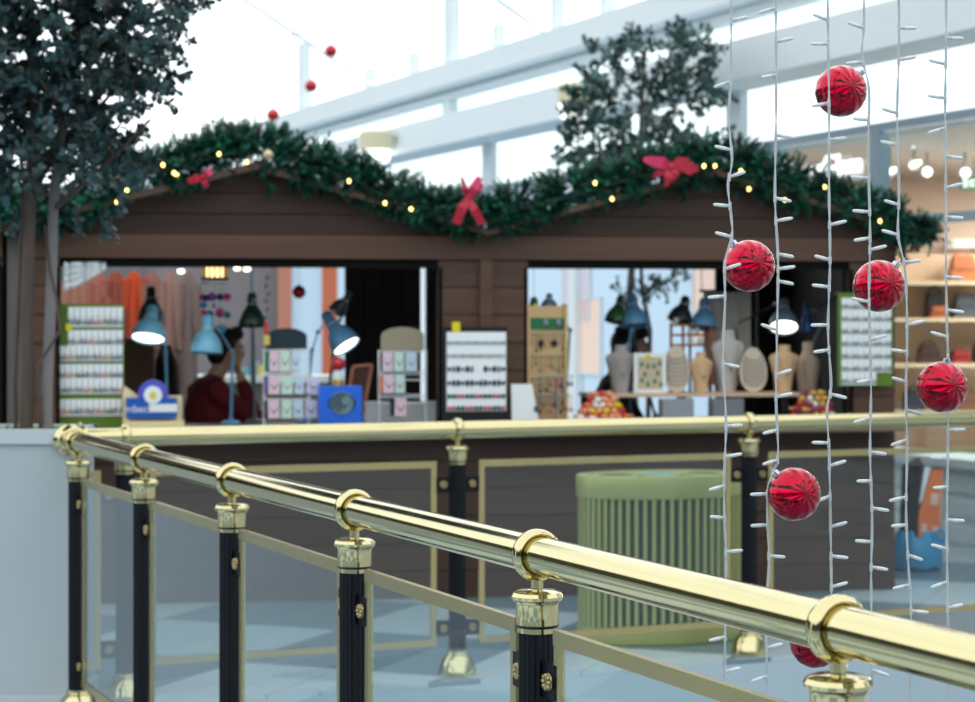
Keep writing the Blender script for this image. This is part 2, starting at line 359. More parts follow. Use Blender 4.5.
# ------------------------------------------------------------------ far wall, unseen walls added for dark brass reflections, glass roof
m = MB(); m.box(-30, 14, 30.0, 30.2, 0, 3.6); struct(m.build('wall_back', mat('grey_far_wall', (112, 106, 106), .6, var=.08, scale=(.6, .6, .6))))
m = MB(); m.box(-20.2, -20, 9, 48, 0, 5.5); struct(m.build('wall_left_added', mat('left_reflection_dark', (54, 56, 40), .6, var=.2, scale=(.5, .5, .5))))  # unseen wall, made dark and tall to streak the handrail reflections
m = MB(); m.box(-14.2, -14, -9.2, 4, 0, 4.4); struct(m.build('wall_left_rear_added', mat('left_rear_reflection_dark', (64, 60, 44), .5, var=.5, scale=(.6, .6, .6))))  # added out of view so the brass has a dark band to reflect
m = MB(); m.box(-30, 12, -9.2, -9, 0, 4.4); struct(m.build('wall_behind_added', mat('rear_reflection_dark', (46, 50, 42), .5, var=.5, scale=(.7, .7, .7))))  # added behind the camera to block sky and darken the brass reflections
RAFT = mat('white_roof_steel', (246, 249, 250), .5)
m = MB()
rw = [(0.05, 4.2), (-3.2, 6.1), (-7.0, 7.4), (-12, 7.8)]                # roof profile measured away from the right wall
def roofp(t, k): a = WP + WD * t + WN * (-rw[k][0]); return Vector((a.x, a.y, rw[k][1]))
for t in [(-12 + 4.6 * i) for i in range(13)]:
    for k in range(3):
        m.tube([roofp(t, k), roofp(t, k + 1)], .028, 4)
for k in range(4): m.tube([roofp(-14, k), roofp(44, k)], .03, 4)
for k in range(3):
    for f in (.33, .66): m.tube([roofp(-14, k).lerp(roofp(-14, k + 1), f), roofp(44, k).lerp(roofp(44, k + 1), f)], .014, 4)
struct(m.build('ceiling_frame', RAFT))
m = MB()
for k in range(3): m.face([roofp(-14, k), roofp(44, k), roofp(44, k + 1), roofp(-14, k + 1)])
struct(m.build('ceiling', glass('roof_glass', (253, 254, 254), 1.1, gain=.3)))
# slim columns on the right wall between the beams
m = MB()
for px in (303, 458, 690, 960): t = wall_t(px); wall_box(m, t, t + .2, .0, .1, 3.64, 3.9)
for px in (280, 497, 748): t = wall_t(px); wall_box(m, t, t + .22, .0, .07, 2.92, 3.34)
for px, wd_, top in ((455, .13, 5.1), (305, .13, 5.1), (610, .06, 4.6), (560, .06, 4.6), (500, .05, 4.5), (415, .05, 4.5), (370, .05, 4.5)):
    t = wall_t(px + 7); wall_box(m, t, t + wd_ * 1.6, .02, .12, 4.2, top)
struct(m.build('trim_4', BEAMW))
# downlights hung from the lower beam
def downlight(px, py0, py1, wpx, label):
    t = wall_t(px); q = WP + WD * t + WN * .66; D = q.y; s = D / FPX
    z1 = EYE - (py0 - HY) * s; z0 = EYE - (py1 - HY) * s; r = wpx * s / 2
    o = thing('beam_downlight', label, 'lamp', (q.x, q.y, z0))
    m = MB(); m.lathe([(r * .9, 0.02), (r, 0.03), (r, (z1 - z0)), (r * .8, (z1 - z0) + .02)], n=20); m.build('housing', mat('cream_housing', (222, 214, 180), .5), o, True)
    m = MB(); m.lathe([(r * .3, -.16), (r * .8, -.1), (r * .95, 0), (r * .85, .03)], n=20); m.build('lamp_glass', mat('white_glow', (255, 255, 252), .5, emit=1.6), o, True)
    m = MB(); m.box(-.05, .3, -.03, .03, (z1 - z0) - .04, (z1 - z0) + .03); m.build('bracket', WHITE_P, o)
downlight(433, 133, 152, 33, 'cream round downlight fixed on the lower white beam')
downlight(642, 86, 106, 32, 'cream round downlight on the beam seen through the indoor tree crown')

# ------------------------------------------------------------------ planter and big tree at left
PL = mat('planter_plaster', (172, 182, 188), .55, var=.1, scale=(1.2, 1.2, 1.2))
pr = thing('planter', 'long white planter wall at the left end of both brass railings', 'planter', (-2.8, 7.95, 0))
PX0, PX1, PY0, PY1 = -1.6, 1.18, -.2, .24
m = MB(); m.box(PX0, PX1, PY0, PY1, 0, 1.04); m.build('body', PL, pr)
m = MB(); m.box(PX0 - .01, PX1 + .012, PY0 - .014, PY1 + .012, 1.035, 1.075)
m.box(PX0 - .01, PX1 + .012, PY0 - .014, PY0 + .05, 1.075, 1.09); m.box(PX0, PX1 + .012, PY1 - .05, PY1 + .012, 1.075, 1.09); m.box(PX1 - .05, PX1 + .012, PY0, PY1, 1.075, 1.09); m.build('coping', mat('planter_stone', (186, 196, 202), .4), pr)
m = MB(); m.box(PX0 - .01, PX1 + .014, PY0 - .02, PY1 + .01, 0, .055); m.build('plinth', mat('planter_stone', (186, 196, 202), .4), pr)
m = MB()
for i in range(900):
    x, y = rnd.uniform(-1.3, PX1 - .06), rnd.uniform(PY0 + .05, PY1 - .06); h = rnd.uniform(.012, .03); a = rnd.uniform(0, 6.3); d = Vector((math.cos(a), math.sin(a), 0)) * .006
    p = Vector((x, y, 1.073)); m.face([p - d, p + d, p + Vector((d.y * 2, d.x * 2, h))])
m.box(-1.5, PX1 - .055, PY0 + .05, PY1 - .055, 1.07, 1.077)
o = m.build('moss', mat('green_moss', (92, 120, 58), .8, var=.3, scale=(30, 30, 30)), pr); o['kind'] = 'stuff'

def leaf(m, p, nrm, up, L, Wd):
    nrm = nrm.normalized(); u = (up - nrm * up.dot(nrm)); u = u.normalized() if u.length > 1e-4 else Vector((1, 0, 0)); v = nrm.cross(u)
    m.face([p, p + u * L * .35 + v * Wd * .5, p + u * L * .75 + v * Wd * .42, p + u * L, p + u * L * .75 - v * Wd * .42, p + u * L * .35 - v * Wd * .5])
def rv(s=1): return Vector((rnd.uniform(-s, s), rnd.uniform(-s, s), rnd.uniform(-s, s)))
def sprig(m, tw, p, d, n, L, size):
    d = d.normalized(); q = p.copy(); pts = [q.copy()]
    for i in range(n):
        d = (d + rv(.18) + Vector((0, 0, -.03))).normalized(); q = q + d * (L / n); pts.append(q.copy())
        for sgn in (1, -1):
            side = d.cross(rv()).normalized() * sgn
            leaf(m, q, (d * .4 + side.cross(d) + rv(.5)), side + d * .5 + rv(.3), size * rnd.uniform(.75, 1.2), size * rnd.uniform(.6, .85))
    k = m.mi; m.mi = 2; m.tube(pts, .003, 3); m.mi = k

LEAFM = [mat('silver_green_leaf', (46, 78, 82), .5, var=.5, scale=(4, 4, 4), island=.9), mat('deep_green_leaf', (20, 46, 44), .5, var=.5, scale=(4, 4, 4), island=.8)]
t0 = W(40, 427, 7.95)
tree = thing('indoor_tree', 'large grey-green indoor tree with bare twin trunks rising from the white planter', 'tree', (t0.x, t0.y, 1.075))
def tw_(px, py, D): return W(px, py, D) - Vector((t0.x, t0.y, 1.075))
BARK = mat('grey_brown_bark', (80, 66, 60), .8, var=.45, scale=(16, 16, 5), bump=.6)
BARK2 = mat('pale_bark', (118, 113, 114), .8, var=.4, scale=(16, 16, 5), bump=.6)
def trunk(pts, r0, r1, D, mt):
    m = MB(); pp = [tw_(x, y, D + d) for x, y, d in pts]; m.tube(pp, r0, 10, r1); return m.build('trunk', mt, tree, True)
trunk([(26, 433, 0), (28, 380, .01), (27, 320, 0), (29, 260, -.01), (30, 190, 0), (36, 110, .03), (30, 30, .05), (28, -60, .05)], .028, .020, 7.93, BARK)
trunk([(46, 433, 0), (47, 380, .01), (50, 320, 0), (52, 260, .01), (53, 210, .02), (60, 140, .05), (75, 60, .05), (90, -50, .0)], .024, .018, 7.95, BARK2)
trunk([(16, 433, 0), (15, 380, 0), (18, 320, .02), (21, 250, .03), (24, 180, .03), (10, 90, .0), (-15, 0, 0)], .009, .007, 8.0, BARK)
trunk([(40, 433, 0), (41, 400, -.03), (38, 365, -.05), (48, 350, -.06), (60, 330, -.05), (57, 300, -.04), (50, 270, 0), (45, 225, .03)], .007, .006, 7.93, BARK)
for pts in ([(30, 190, 0), (80, 130, .1), (140, 60, .1)], [(53, 210, .02), (105, 165, -.1), (150, 120, -.15)], [(36, 110, .03), (100, 40, .2), (170, 10, .2)], [(30, 150, 0), (0, 110, .1), (-40, 60, .1)]):
    m = MB(); m.tube([tw_(x, y, 7.95 + d) for x, y, d in pts], .012, 6, .005); m.build('branch', BARK, tree, True)
def inside(poly, x, y):
    c = False; j = len(poly) - 1
    for i in range(len(poly)):
        (xi, yi), (xj, yj) = poly[i], poly[j]
        if (yi > y) != (yj > y) and x < (xj - xi) * (y - yi) / (yj - yi) + xi: c = not c
        j = i
    return c
crown = [(-110, -110), (150, -110), (205, -30), (186, 18), (178, 45), (160, 55), (164, 88), (140, 100), (132, 112), (122, 128), (130, 146), (138, 160), (116, 172), (104, 190), (84, 186), (62, 170), (40, 166), (22, 186), (-20, 180), (-110, 170)]
gaps = [(47, 28, 9), (45, 52, 8), (50, 60, 6), (48, 112, 9), (36, 20, 5), (168, 16, 10), (118, 118, 9), (136, 128, 8), (17, 5, 6), (114, 168, 6), (70, 132, 4), (30, 80, 5), (146, 70, 6), (100, 60, 4)]
m = MB(); tw = None; n = 0
while n < 1350:
    x, y = rnd.uniform(-110, 205), rnd.uniform(-110, 215)
    if not inside(crown, x, y): continue
    if any((x - gx) ** 2 + (y - gy) ** 2 < (gr * 1.5) ** 2 for gx, gy, gr in gaps): continue
    dd = rnd.uniform(-.30, .30)
    p = tw_(x, y, 7.95 + dd); d = Vector((rnd.uniform(-.7, 1), rnd.uniform(-.8, .8), rnd.uniform(-.6, .7)))
    m.mi = 0 if rnd.random() < .6 else 1
    sprig(m, tw, p, d, 7, .12, .036); n += 1
for (x, y) in ((75, 225), (104, 225), (108, 232), (14, 225), (120, 205)):   # hanging wisps under the crown
    for k in range(2): sprig(m, tw, tw_(x + k * 3, y - 18, 7.9), Vector((rnd.uniform(-.2, .2), 0, -1)), 7, .11, .024)
m.build('foliage', LEAFM + [BARK], tree)

# ------------------------------------------------------------------ railings
def make_post():
    p = thing('post', '', ''); del p['label']; del p['category']
    m = MB(); m.lathe([(.0365, .10), (.0365, .905)], n=40, flute=.07); m.build('shaft', BLACK, p)
    m = MB(); m.lathe([(.082, 0), (.084, .006), (.080, .022), (.074, .045), (.066, .064), (.056, .080), (.046, .088), (.046, .094), (.042, .098), (.042, .108), (.038, .11)], n=28); m.build('base', BRASS, p, True)
    m = MB(); m.lathe([(.0385, .902), (.0385, .914), (.0415, .916), (.0415, .956), (.043, .96), (.050, .966), (.051, .972), (.047, .979), (.036, .983), (.012, .985), (.012, 1.004), (.018, 1.010)], n=28); m.build('cap', BRASS, p, True)
    m = MB(); m.torus((0, 0, .9155), (0, 0, 1), .0385, .0042, 24, 6); m.build('groove', BLACK, p, True)
    m = MB(); m.torus((0, 0, 1.05), (1, 0, 0), .0425, .0085, 36, 12, 2.0); m.build('ring', BRASS, p, True)
    for z in (.817, .203):
        for s in (1, -1):
            m = MB(); m.box(min(s * .03, s * .10), max(s * .03, s * .10), -.006, .006, z - .034, z + .034); br = m.build('bracket', BLACK, p)
            m = MB()
            for f in (-1, 1):
                m.sph((s * .066, f * .008, z), (.018, .006, .018), 12, 6)
                for k in range(8):
                    a = k * math.pi / 4; m.sph((s * .066 + .012 * math.cos(a), f * .0125, z + .012 * math.sin(a)), .0055, 6, 4)
            m.build('rosette', mat('antique_brass', (158, 144, 104), .3, 1), br, True)
    return p
post0 = make_post()
def railing(name_label, start, d, step, n, r_start, r_end, panels, mirror=False):
    yaw = math.atan2(d.y, d.x)
    root = thing('railing', name_label, 'railing', start, yaw)
    m = MB(); m.cyl((r_start, 0, 1.05), (r_end, 0, 1.05), .0368, n=48); m.build('handrail', BRASS, root, True)
    m = MB(); m.lathe([(.062, 0), (.062, .006), (.055, .012), (.048, .020), (.043, .03), (.037, .032)], (r_start, 0, 1.05), (1, 0, 0), 28); m.build('wall_flange', BRASS, root, True)
    for i in range(n):
        q = post0 if 'used' not in post0 else copy_tree(post0)
        post0['used'] = 1
        q.parent = root; q.location = (i * step, 0, 0)
    for a, b in panels:
        for q0, q1, z0, z1 in ((a, b, .889, .922), (a, b, .125, .155), (a, a + .03, .155, .889), (b - .03, b, .155, .889)):
            pass
        m = MB(); m.box(a, b, -.008, .008, .889, .918); m.box(a, b, -.008, .008, .130, .158); m.box(a, a + .026, -.006, .006, .158, .889); m.box(b - .026, b, -.006, .006, .158, .889)
        fr = m.build('panel_frame', BRASS_S, root)
        m = MB(); m.box(a + .028, b - .028, -.003, .003, .158, .889); m.build('glass_pane', GLASS, fr)
    return root
OFF = .086
fp = [(i * FS + OFF, (i + 1) * FS - OFF) for i in range(7)]
railing('brass handrail with black posts running from the planter towards the viewer', F0, FD, FS, 8, -.165, 7.6, fp)
gp = [(-.20, -OFF - .012)] + [(i * GS + OFF + .012, (i + 1) * GS - OFF - .012) for i in range(6)]
railing('brass handrail with black posts across the far side, in front of the huts', G0, GD, GS, 7, -.185, 9.3, gp)
for o in [o for o in bpy.data.objects if 'used' in o]: del o['used']

# ------------------------------------------------------------------ the wooden huts
KYAW = R(8); kc, ks = math.cos(KYAW), math.sin(KYAW); KO = Vector((-.0304, 11.0, 0))
def KU(px, v):
    t = (px - CX) / FPX; return (t * (KO.y + v * kc) - KO.x + v * ks) / (kc - t * ks)
def KW(u, v, z=0): return Vector((KO.x + u * kc - v * ks, KO.y + u * ks + v * kc, z))
def KZ(px, py, v): D = KW(KU(px, v), v).y; return EYE - (py - HY) / FPX * D
COUNTER = .945
def stall(label, uL, uR, oL, oR, ap, apz, eave_l, eave_r, back, ov_l, ov_r, side_l, side_r):
    uc = (uL + uR) / 2
    o = thing('market_hut', label, 'hut', KW(uc, 0), KYAW)
    f = lambda u: u - uc
    TOP, B0, B1 = 1.816, 1.862, 1.99
    m = MB(); m.boards(f(uL), f(uR), -.03, .03, 0, COUNTER - .04, .145); m.build('lower_wall', WOOD_D, o)
    m = MB(); m.boards(f(uL), f(oL), -.03, .03, COUNTER, B0, .145); m.build('front_wall', WOOD, o)
    m = MB(); m.boards(f(oR), f(uR), -.03, .03, COUNTER, B0, .145); m.build('front_wall', WOOD, o)
    m = MB(); m.box(f(oL) - .03, f(oR) + .03, -.02, .1, TOP, B0 + .02); m.box(f(oL) - .02, f(oL), -.036, .1, COUNTER, TOP); m.box(f(oR), f(oR) + .02, -.036, .1, COUNTER, TOP); m.build('opening_frame', BLACKWOOD, o)
    m = MB(); m.box(f(uL), f(uR), -.05, .03, B0, B1); m.build('beam', WOOD, o)
    m = MB()                                                            # gable boards, clipped to the roof line
    ul, ur, ua = f(uL) - .02, f(uR) + .02, f(ap)
    zs = [B1 + .004]
    while zs[-1] < apz: zs.append(zs[-1] + .112)
    sl = lambda z: ul + (ua - ul) * (z - eave_l) / (apz - eave_l); sr = lambda z: ur + (ua - ur) * (z - eave_r) / (apz - eave_r)
    for a, b in zip(zs, zs[1:]):
        b2 = min(b, apz) - .005
        m.prism([(max(sl(a), ul), a), (min(sr(a), ur), a), (max(min(sr(b2), ur), ua), b2), (min(max(sl(b2), ul), ua), b2)], -.03, .02)
    m.prism([(ul + .02, B1), (ur - .02, B1), (ua, apz - .01)], -.01, .015)
    m.build('gable', WOOD_D, o)
    for s, (ue, ze) in enumerate(((ul - ov_l, eave_l), (ur + ov_r, eave_r))):
        k = (apz - ze) / ((ua - ue) if s == 0 else (ua - ue)); ze2 = ze
        m = MB(); m.prism([(ua, apz), (ue, ze2), (ue, ze2 + .035), (ua, apz + .04)], -.16, 2.2); m.build('roof_slope', [WOOD_D], o)
        m = MB(); m.prism([(ua, apz - .002), (ue, ze2 - .002), (ue, ze2 + .03), (ua, apz + .034)], -.175, -.16); m.build('barge_board', WOOD_E, o)
    m = MB(); m.box(f(uL) + .02, f(uR) - .02, -.25, .48, COUNTER - .035, COUNTER); m.build('counter', mat('counter_wood', (120, 96, 80), .5, var=.2, scale=(1, 8, 8)), o)
    for pa, pb in back:
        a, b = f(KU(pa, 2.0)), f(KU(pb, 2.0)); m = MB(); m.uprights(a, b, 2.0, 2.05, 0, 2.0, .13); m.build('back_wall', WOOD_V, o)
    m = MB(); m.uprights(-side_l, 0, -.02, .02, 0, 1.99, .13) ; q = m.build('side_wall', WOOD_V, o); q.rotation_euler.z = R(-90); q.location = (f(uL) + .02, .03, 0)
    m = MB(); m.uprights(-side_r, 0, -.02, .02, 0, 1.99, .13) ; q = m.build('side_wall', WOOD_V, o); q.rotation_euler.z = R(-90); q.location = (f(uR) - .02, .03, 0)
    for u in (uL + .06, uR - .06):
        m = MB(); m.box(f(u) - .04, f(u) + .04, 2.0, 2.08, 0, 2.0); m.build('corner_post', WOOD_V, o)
    return o
uJ = KU(484, 0)
L_ = (KU(9, 0), uJ); R_ = (uJ, KU(893, 0))
stall('left brown wooden market hut with blue desk lamps and card racks', L_[0], L_[1], KU(60, 0), KU(438, 0), KU(255, 0), 2.335, 1.99, 1.99, [(345, 421)], .02, -.02, .45, .05)
stall('right brown wooden market hut with necklace stands on its counter', R_[0], R_[1], KU(527, 0), KU(848, 0), KU(707, 0), 2.335, 1.99, 1.97, [(716, 800)], -.02, .17, .4, 1.95)
u3 = L_[0] - .03
stall('wooden market hut mostly cut off at the left picture edge', u3 - 2.6, u3, u3 - 2.35, u3 - .015, u3 - 1.3, 2.335, 1.99, 1.97, [(-300, 60)], .1, -.02, 1.9, .5)
# upright batten covering the joint, left corner posts
m = MB(); m.box(-.035, .035, -.028, 0, COUNTER, 1.86); tag(m.build('corner_batten', WOOD, None, loc=KW(uJ + .005, -.03), rotz=KYAW), 'upright brown board covering the joint between the two huts', 'board')
m = MB(); m.box(-.038, .038, -.03, 0, COUNTER, 1.99); tag(m.build('grey_corner_board', mat('weathered_board', (92, 86, 82), .7, var=.25, scale=(12, 12, 2)), None, loc=KW(KU(15, -.05), -.05), rotz=KYAW), 'grey weathered upright board behind the tree trunks', 'board')

# ------------------------------------------------------------------ fir garlands with fairy lights and bows
FIR = [mat('fir_needles', (22, 104, 80), .55, var=.4, scale=(6, 6, 6), island=.8), mat('fir_needles_dark', (8, 52, 42), .55, var=.4, scale=(6, 6, 6), island=.8)]
def fir_tuft(m, p, d, L, nn, nl=.036):
    d = d.normalized(); x, y, _ = m._basis(d)
    m.mi = 0 if rnd.random() < .6 else 1
    for i in range(nn):
        t = rnd.random(); a = rnd.uniform(0, 6.283); o = x * math.cos(a) + y * math.sin(a); q = p + d * (L * t)
        tip = q + (o * .9 + d * .75).normalized() * nl * (1.1 - .5 * t); sd = d.cross(o) * .0042
        m.face([q - sd, q + sd, tip])
def garland(label, path, root_px, count, spr, lights):
    v0 = -.12
    ru = KU(root_px, v0); root = thing('fir_garland', label, 'garland', KW(ru, v0, 2.0), KYAW)
    loc = lambda px, py, dv=0: Vector((KU(px, v0 + dv) - ru, dv, KZ(px, py, v0 + dv) - 2.0))
    pts = path
    m = MB(); stem = []
    ncl = max(8, int(len(pts) * 5.2)); cl = [((q + rnd.uniform(.1, .9)) * (len(pts) - 1) / ncl, rnd.uniform(0, 6.283), rnd.uniform(.35, 1.0)) for q in range(ncl)]
    for i in range(count):
        cs, ca, cr_ = cl[i % ncl]
        s = min(max(cs + rnd.gauss(0, .13), 0), len(pts) - 1.001); k = min(int(s), len(pts) - 2); f = s - k
        (x0, y0, r0), (x1, y1, r1) = pts[k], pts[k + 1]
        x = x0 + (x1 - x0) * f; y, r = y0 + (y1 - y0) * f - 4, (r0 + (r1 - r0) * f)
        a = rnd.uniform(0, 6.283); rr = r * .36 * math.sqrt(rnd.random()); ox, oz = math.cos(ca) * cr_ * r * .42 + math.cos(a) * rr, math.sin(ca) * cr_ * r * .48 + math.sin(a) * rr
        base = loc(x, y, 0) + Vector((ox * .0055, rnd.uniform(-.07, .07), oz * .0055))
        d = Vector((math.cos(a) + rnd.uniform(-.6, .6), rnd.uniform(-.9, .4), math.sin(a) + rnd.uniform(-.5, .5)))
        d = d * .7 + Vector((math.cos(ca), -.2, math.sin(ca))) * .6
        fir_tuft(m, base, d, rnd.uniform(.06, .11), 46, .032)
    for (x, y, dx, dy, L) in spr:
        a = loc(x, y, -.03); b = loc(x + dx, y + dy, -.03); d = b - a
        for k in range(4): fir_tuft(m, a + d * (k * .22), d + rv(.03), d.length * .3, 44, .03)
        for k in range(3): fir_tuft(m, a + d * (.3 + k * .2), d.normalized() + rv(.8), .05, 30, .028)
    m.build('needles', FIR, root)
    m = MB(); m.tube([loc(x, y) for x, y, r in pts], .012, 6); m.build('stem', BARK, root)
    if lights:
        lr = thing('fairy_lights', lights[0], 'fairy lights', KW(ru, v0, 2.0), KYAW)
        m = MB(); m.tube([loc(x, y, -.11) + Vector((0, 0, .01 * math.sin(i * 2.1))) for i, (x, y, r) in enumerate(pts)], .0022, 4); m.build('cable', mat('green_cable', (20, 50, 36), .5), lr)
        for (x, y) in lights[1]:
            m = MB(); m.sph(loc(x, y, -.13), (.0085, .0085, .011), 8, 6); m.build('bulb', WARM, lr, True)
lp = [(66, 222, 16), (110, 190, 22), (150, 172, 24), (190, 163, 24), (230, 155, 24), (265, 152, 24), (305, 165, 24), (345, 177, 23), (380, 193, 22), (420, 207, 20), (455, 216, 20), (482, 222, 18)]
garland('left dark green fir garland along the left hut roof', lp, 270, 1900,
        [(246, 165, -4, -36, 0), (262, 160, 10, -32, 0), (225, 160, -8, -30, 0), (205, 165, -5, -28, 0), (340, 165, -6, -12, 0), (362, 172, 8, -14, 0), (270, 180, 0, 15, 0), (306, 180, 3, 18, 0), (160, 170, -12, -24, 0), (455, 205, -6, -18, 0), (410, 198, 10, -18, 0), (330, 180, -16, -20, 0)],
        ('string of tiny warm lights in the left fir garland', [(163, 165), (174, 173), (177, 175), (219, 154), (247, 162), (349, 181), (411, 209), (117, 202), (127, 190), (385, 203)]))
rp = [(488, 224, 18), (520, 210, 21), (560, 198, 22), (600, 188, 22), (640, 177, 21), (680, 168, 21), (715, 163, 22), (750, 172, 24), (790, 186, 25), (830, 200, 24), (870, 212, 23), (905, 228, 19), (930, 243, 12)]
garland('right dark green fir garland along the right hut roof', rp, 700, 1900,
        [(730, 155, 0, -14, 0), (752, 158, 6, -14, 0), (500, 205, -2, -18, 0), (520, 200, 6, -22, 0), (575, 185, -8, -14, 0), (684, 180, 0, 20, 0), (780, 170, 5, -16, 0), (900, 240, 6, 26, 0), (905, 240, -4, 24, 0), (565, 205, 10, 20, 0), (486, 226, 8, 14, 0), (640, 180, -10, -18, 0)],
        ('string of tiny warm lights in the right fir garland', [(704, 166), (715, 166), (741, 171), (749, 189), (825, 187), (595, 183), (612, 199), (690, 170), (785, 200), (880, 221)]))
garland('far left fir garland piece behind the tree trunks', [(-120, 165, 22), (-60, 185, 24), (0, 208, 24), (30, 215, 20), (64, 222, 15)], -20, 800, [(10, 200, 0, 20, 0)], None)

REDS = mat('red_ribbon', (176, 14, 48), .5, var=.15); PINKS = mat('pink_ribbon_sheen', (204, 36, 92), .4, var=.15)
def bow(label, px, py, loops, tails, sc=1.0, v=-.25):
    o = thing('ribbon_bow', label, 'bow', KW(KU(px, v), v, KZ(px, py, v)), KYAW)
    s = 11.0 / FPX
    def ribbon(pts, wd, mt, name):
        m = MB(); rows = []
        for (x, y, dv, hw) in pts: rows.append((Vector((x * s, dv, -y * s)), hw * s))
        top = []; bot = []
        for i, (p, hw) in enumerate(rows):
            d = (rows[min(i + 1, len(rows) - 1)][0] - rows[max(i - 1, 0)][0]); nn = Vector((-d.z, 0, d.x)).normalized()
            top.append(p + nn * hw); bot.append(p - nn * hw)
        for k in range(len(rows) - 1):
            m.ring_loft([[top[k], bot[k], bot[k] + Vector((0, .006, 0)), top[k] + Vector((0, .006, 0))], [top[k + 1], bot[k + 1], bot[k + 1] + Vector((0, .006, 0)), top[k + 1] + Vector((0, .006, 0))]])
        return m.build(name, mt, o)
    for pts, pink in loops: ribbon(pts, 0, PINKS if pink else REDS, 'loop')
    for pts, pink in tails: ribbon(pts, 0, PINKS if pink else REDS, 'tail')
    m = MB(); m.sph((0, -.02, 0), (.03 * sc, .022, .026 * sc), 10, 6); m.build('knot', REDS, o, True)
bow('wide red and pink bow on the right garland below the indoor tree', 670, 168,
    [([(0, 0, -.02, 4), (-10, -4, -.06, 6), (-20, -6, -.05, 5), (-28, -8, -.03, 2)], True), ([(0, 0, -.02, 4), (10, -3, -.06, 7), (20, 2, -.06, 6), (27, 1, -.04, 2)], False),
     ([(0, 0, -.02, 3), (8, -7, -.03, 4), (18, -8, -.02, 2)], False)],
    [([(-2, 1, -.03, 4), (-3, 10, -.05, 5), (-6, 19, -.04, 1)], False), ([(0, 2, -.03, 4), (5, 6, -.05, 4), (2, 13, -.04, 1)], False), ([(-6, 2, -.03, 4), (-14, 6, -.04, 3), (-18, 10, -.03, 1)], False)])
bow('upright red bow with long tails at the dip between the two roofs', 468, 198,
    [([(0, 0, -.02, 2), (-4, -8, -.05, 3), (-7, -20, -.03, 1)], False), ([(0, 0, -.02, 2), (5, -9, -.05, 5), (11, -20, -.03, 3)], True), ([(0, 0, -.02, 2), (10, -8, -.04, 3), (12, -14, -.03, 3)], False)],
    [([(-1, 2, -.04, 3), (-7, 10, -.06, 5), (-13, 26, -.05, 4)], False), ([(0, 2, -.03, 3), (5, 12, -.06, 4), (13, 26, -.04, 4)], False)], .8)
bow('small dark red bow on the left garland near the tree', 203, 178,
    [([(0, 0, -.02, 2), (-6, 1, -.05, 4), (-14, 4, -.04, 3)], False), ([(0, 0, -.02, 2), (4, -4, -.05, 4), (8, -7, -.04, 3)], True)],
    [([(0, 0, -.02, 2), (2, 5, -.04, 3), (4, 9, -.03, 2)], False)], .6)
def bauble(label, loc, r, mt, cap_d=(0, 0, 1), string=None, group=None, name='bauble', pleat=0.0, axis=(0, -1, 0)):
    o = thing(name, label, 'bauble', loc, 0, group)
    m = MB()
    if pleat:
        ax = Vector(axis).normalized(); x, y, z = m._basis(ax); n, k = 72, 28; rings = []
        for j in range(k + 1):
            t = min(max(math.pi * j / k, .012), math.pi - .012); ring = []
            for i in range(n):
                tri = abs(((i / n * 18) % 1) * 2 - 1); rr = r * (1 - pleat * tri * math.sin(t))
                a = 2 * math.pi * i / n; ring.append((x * math.cos(a) + y * math.sin(a)) * (rr * math.sin(t)) + z * (rr * math.cos(t)))
            rings.append(ring)
        m.ring_loft(rings)
    else: m.sph((0, 0, 0), r, 40, 28)
    m.build('ball', mt, o, True)
    d = Vector(cap_d).normalized()
    m = MB(); m.cyl(d * r * .96, d * (r * 1.13), r * .16, r * .15, 12); cp = m.build('cap', mat('silver_cap', (190, 198, 205), .25, 1), o, True)
    m = MB(); m.torus(d * r * 1.2, d.cross(Vector((0, 1, .1))), r * .09, r * .022, 12, 6); m.build('loop', mat('silver_cap', (190, 198, 205), .25, 1), cp, True)
    if string:
        m = MB(); m.tube([d * r * 1.2, Vector((0, 0, string))], .0012, 4); m.build('thread', WIRE, o)
    return o
def red_chrome(axis):
    m = mat('red_chrome', (172, 0, 40), .10, 1.0, coat=.4); m.node_tree.nodes['Principled BSDF'].inputs['Coat Roughness'].default_value = .02
    n = m.node_tree; t = n.nodes.new('ShaderNodeTexCoord'); mp = n.nodes.new('ShaderNodeMapping'); mp.vector_type = 'POINT'
    mp.inputs['Rotation'].default_value = Vector(axis).normalized().rotation_difference(Vector((0, 0, 1))).to_euler()
    gr = n.nodes.new('ShaderNodeTexGradient'); gr.gradient_type = 'RADIAL'; pp = n.nodes.new('ShaderNodeMath'); pp.operation = 'PINGPONG'; pp.inputs[1].default_value = .5
    ml = n.nodes.new('ShaderNodeMath'); ml.operation = 'MULTIPLY'; ml.inputs[1].default_value = 13
    bp = n.nodes.new('ShaderNodeBump'); bp.inputs['Strength'].default_value = 1; bp.inputs['Distance'].default_value = .0045
    n.links.new(t.outputs['Object'], mp.inputs[0]); n.links.new(mp.outputs[0], gr.inputs[0]); n.links.new(gr.outputs['Fac'], ml.inputs[0]); n.links.new(ml.outputs[0], pp.inputs[0])
    n.links.new(pp.outputs[0], bp.inputs['Height']); n.links.new(bp.outputs[0], n.nodes['Principled BSDF'].inputs['Normal']); return m
RED = red_chrome((.28, -1, .12)); REDB = mat('red_gloss', (190, 18, 40), .25, .3, coat=.5)
bauble('pale gold bauble at the peak of the left garland', KW(KU(268, -.27), -.27, KZ(268, 155, -.27)), .028, mat('pale_gold', (206, 190, 150), .35, .5))
for (px, py, l) in ((331, 51, 'topmost of the three small red baubles high in the white roof space'), (311, 86, 'middle of the three small red baubles high in the roof space'), (273, 115, 'lowest of the three small red baubles, just above the left garland')):
    p = W(px, py, 16.0); bauble(l, p, .05, REDB, string=5.7 - p.z)
bauble('small red bauble hanging inside the left hut opening', KW(KU(299, .6), .6, KZ(299, 292, .6)), .038, REDB, string=2.02 - KZ(299, 292, .6))

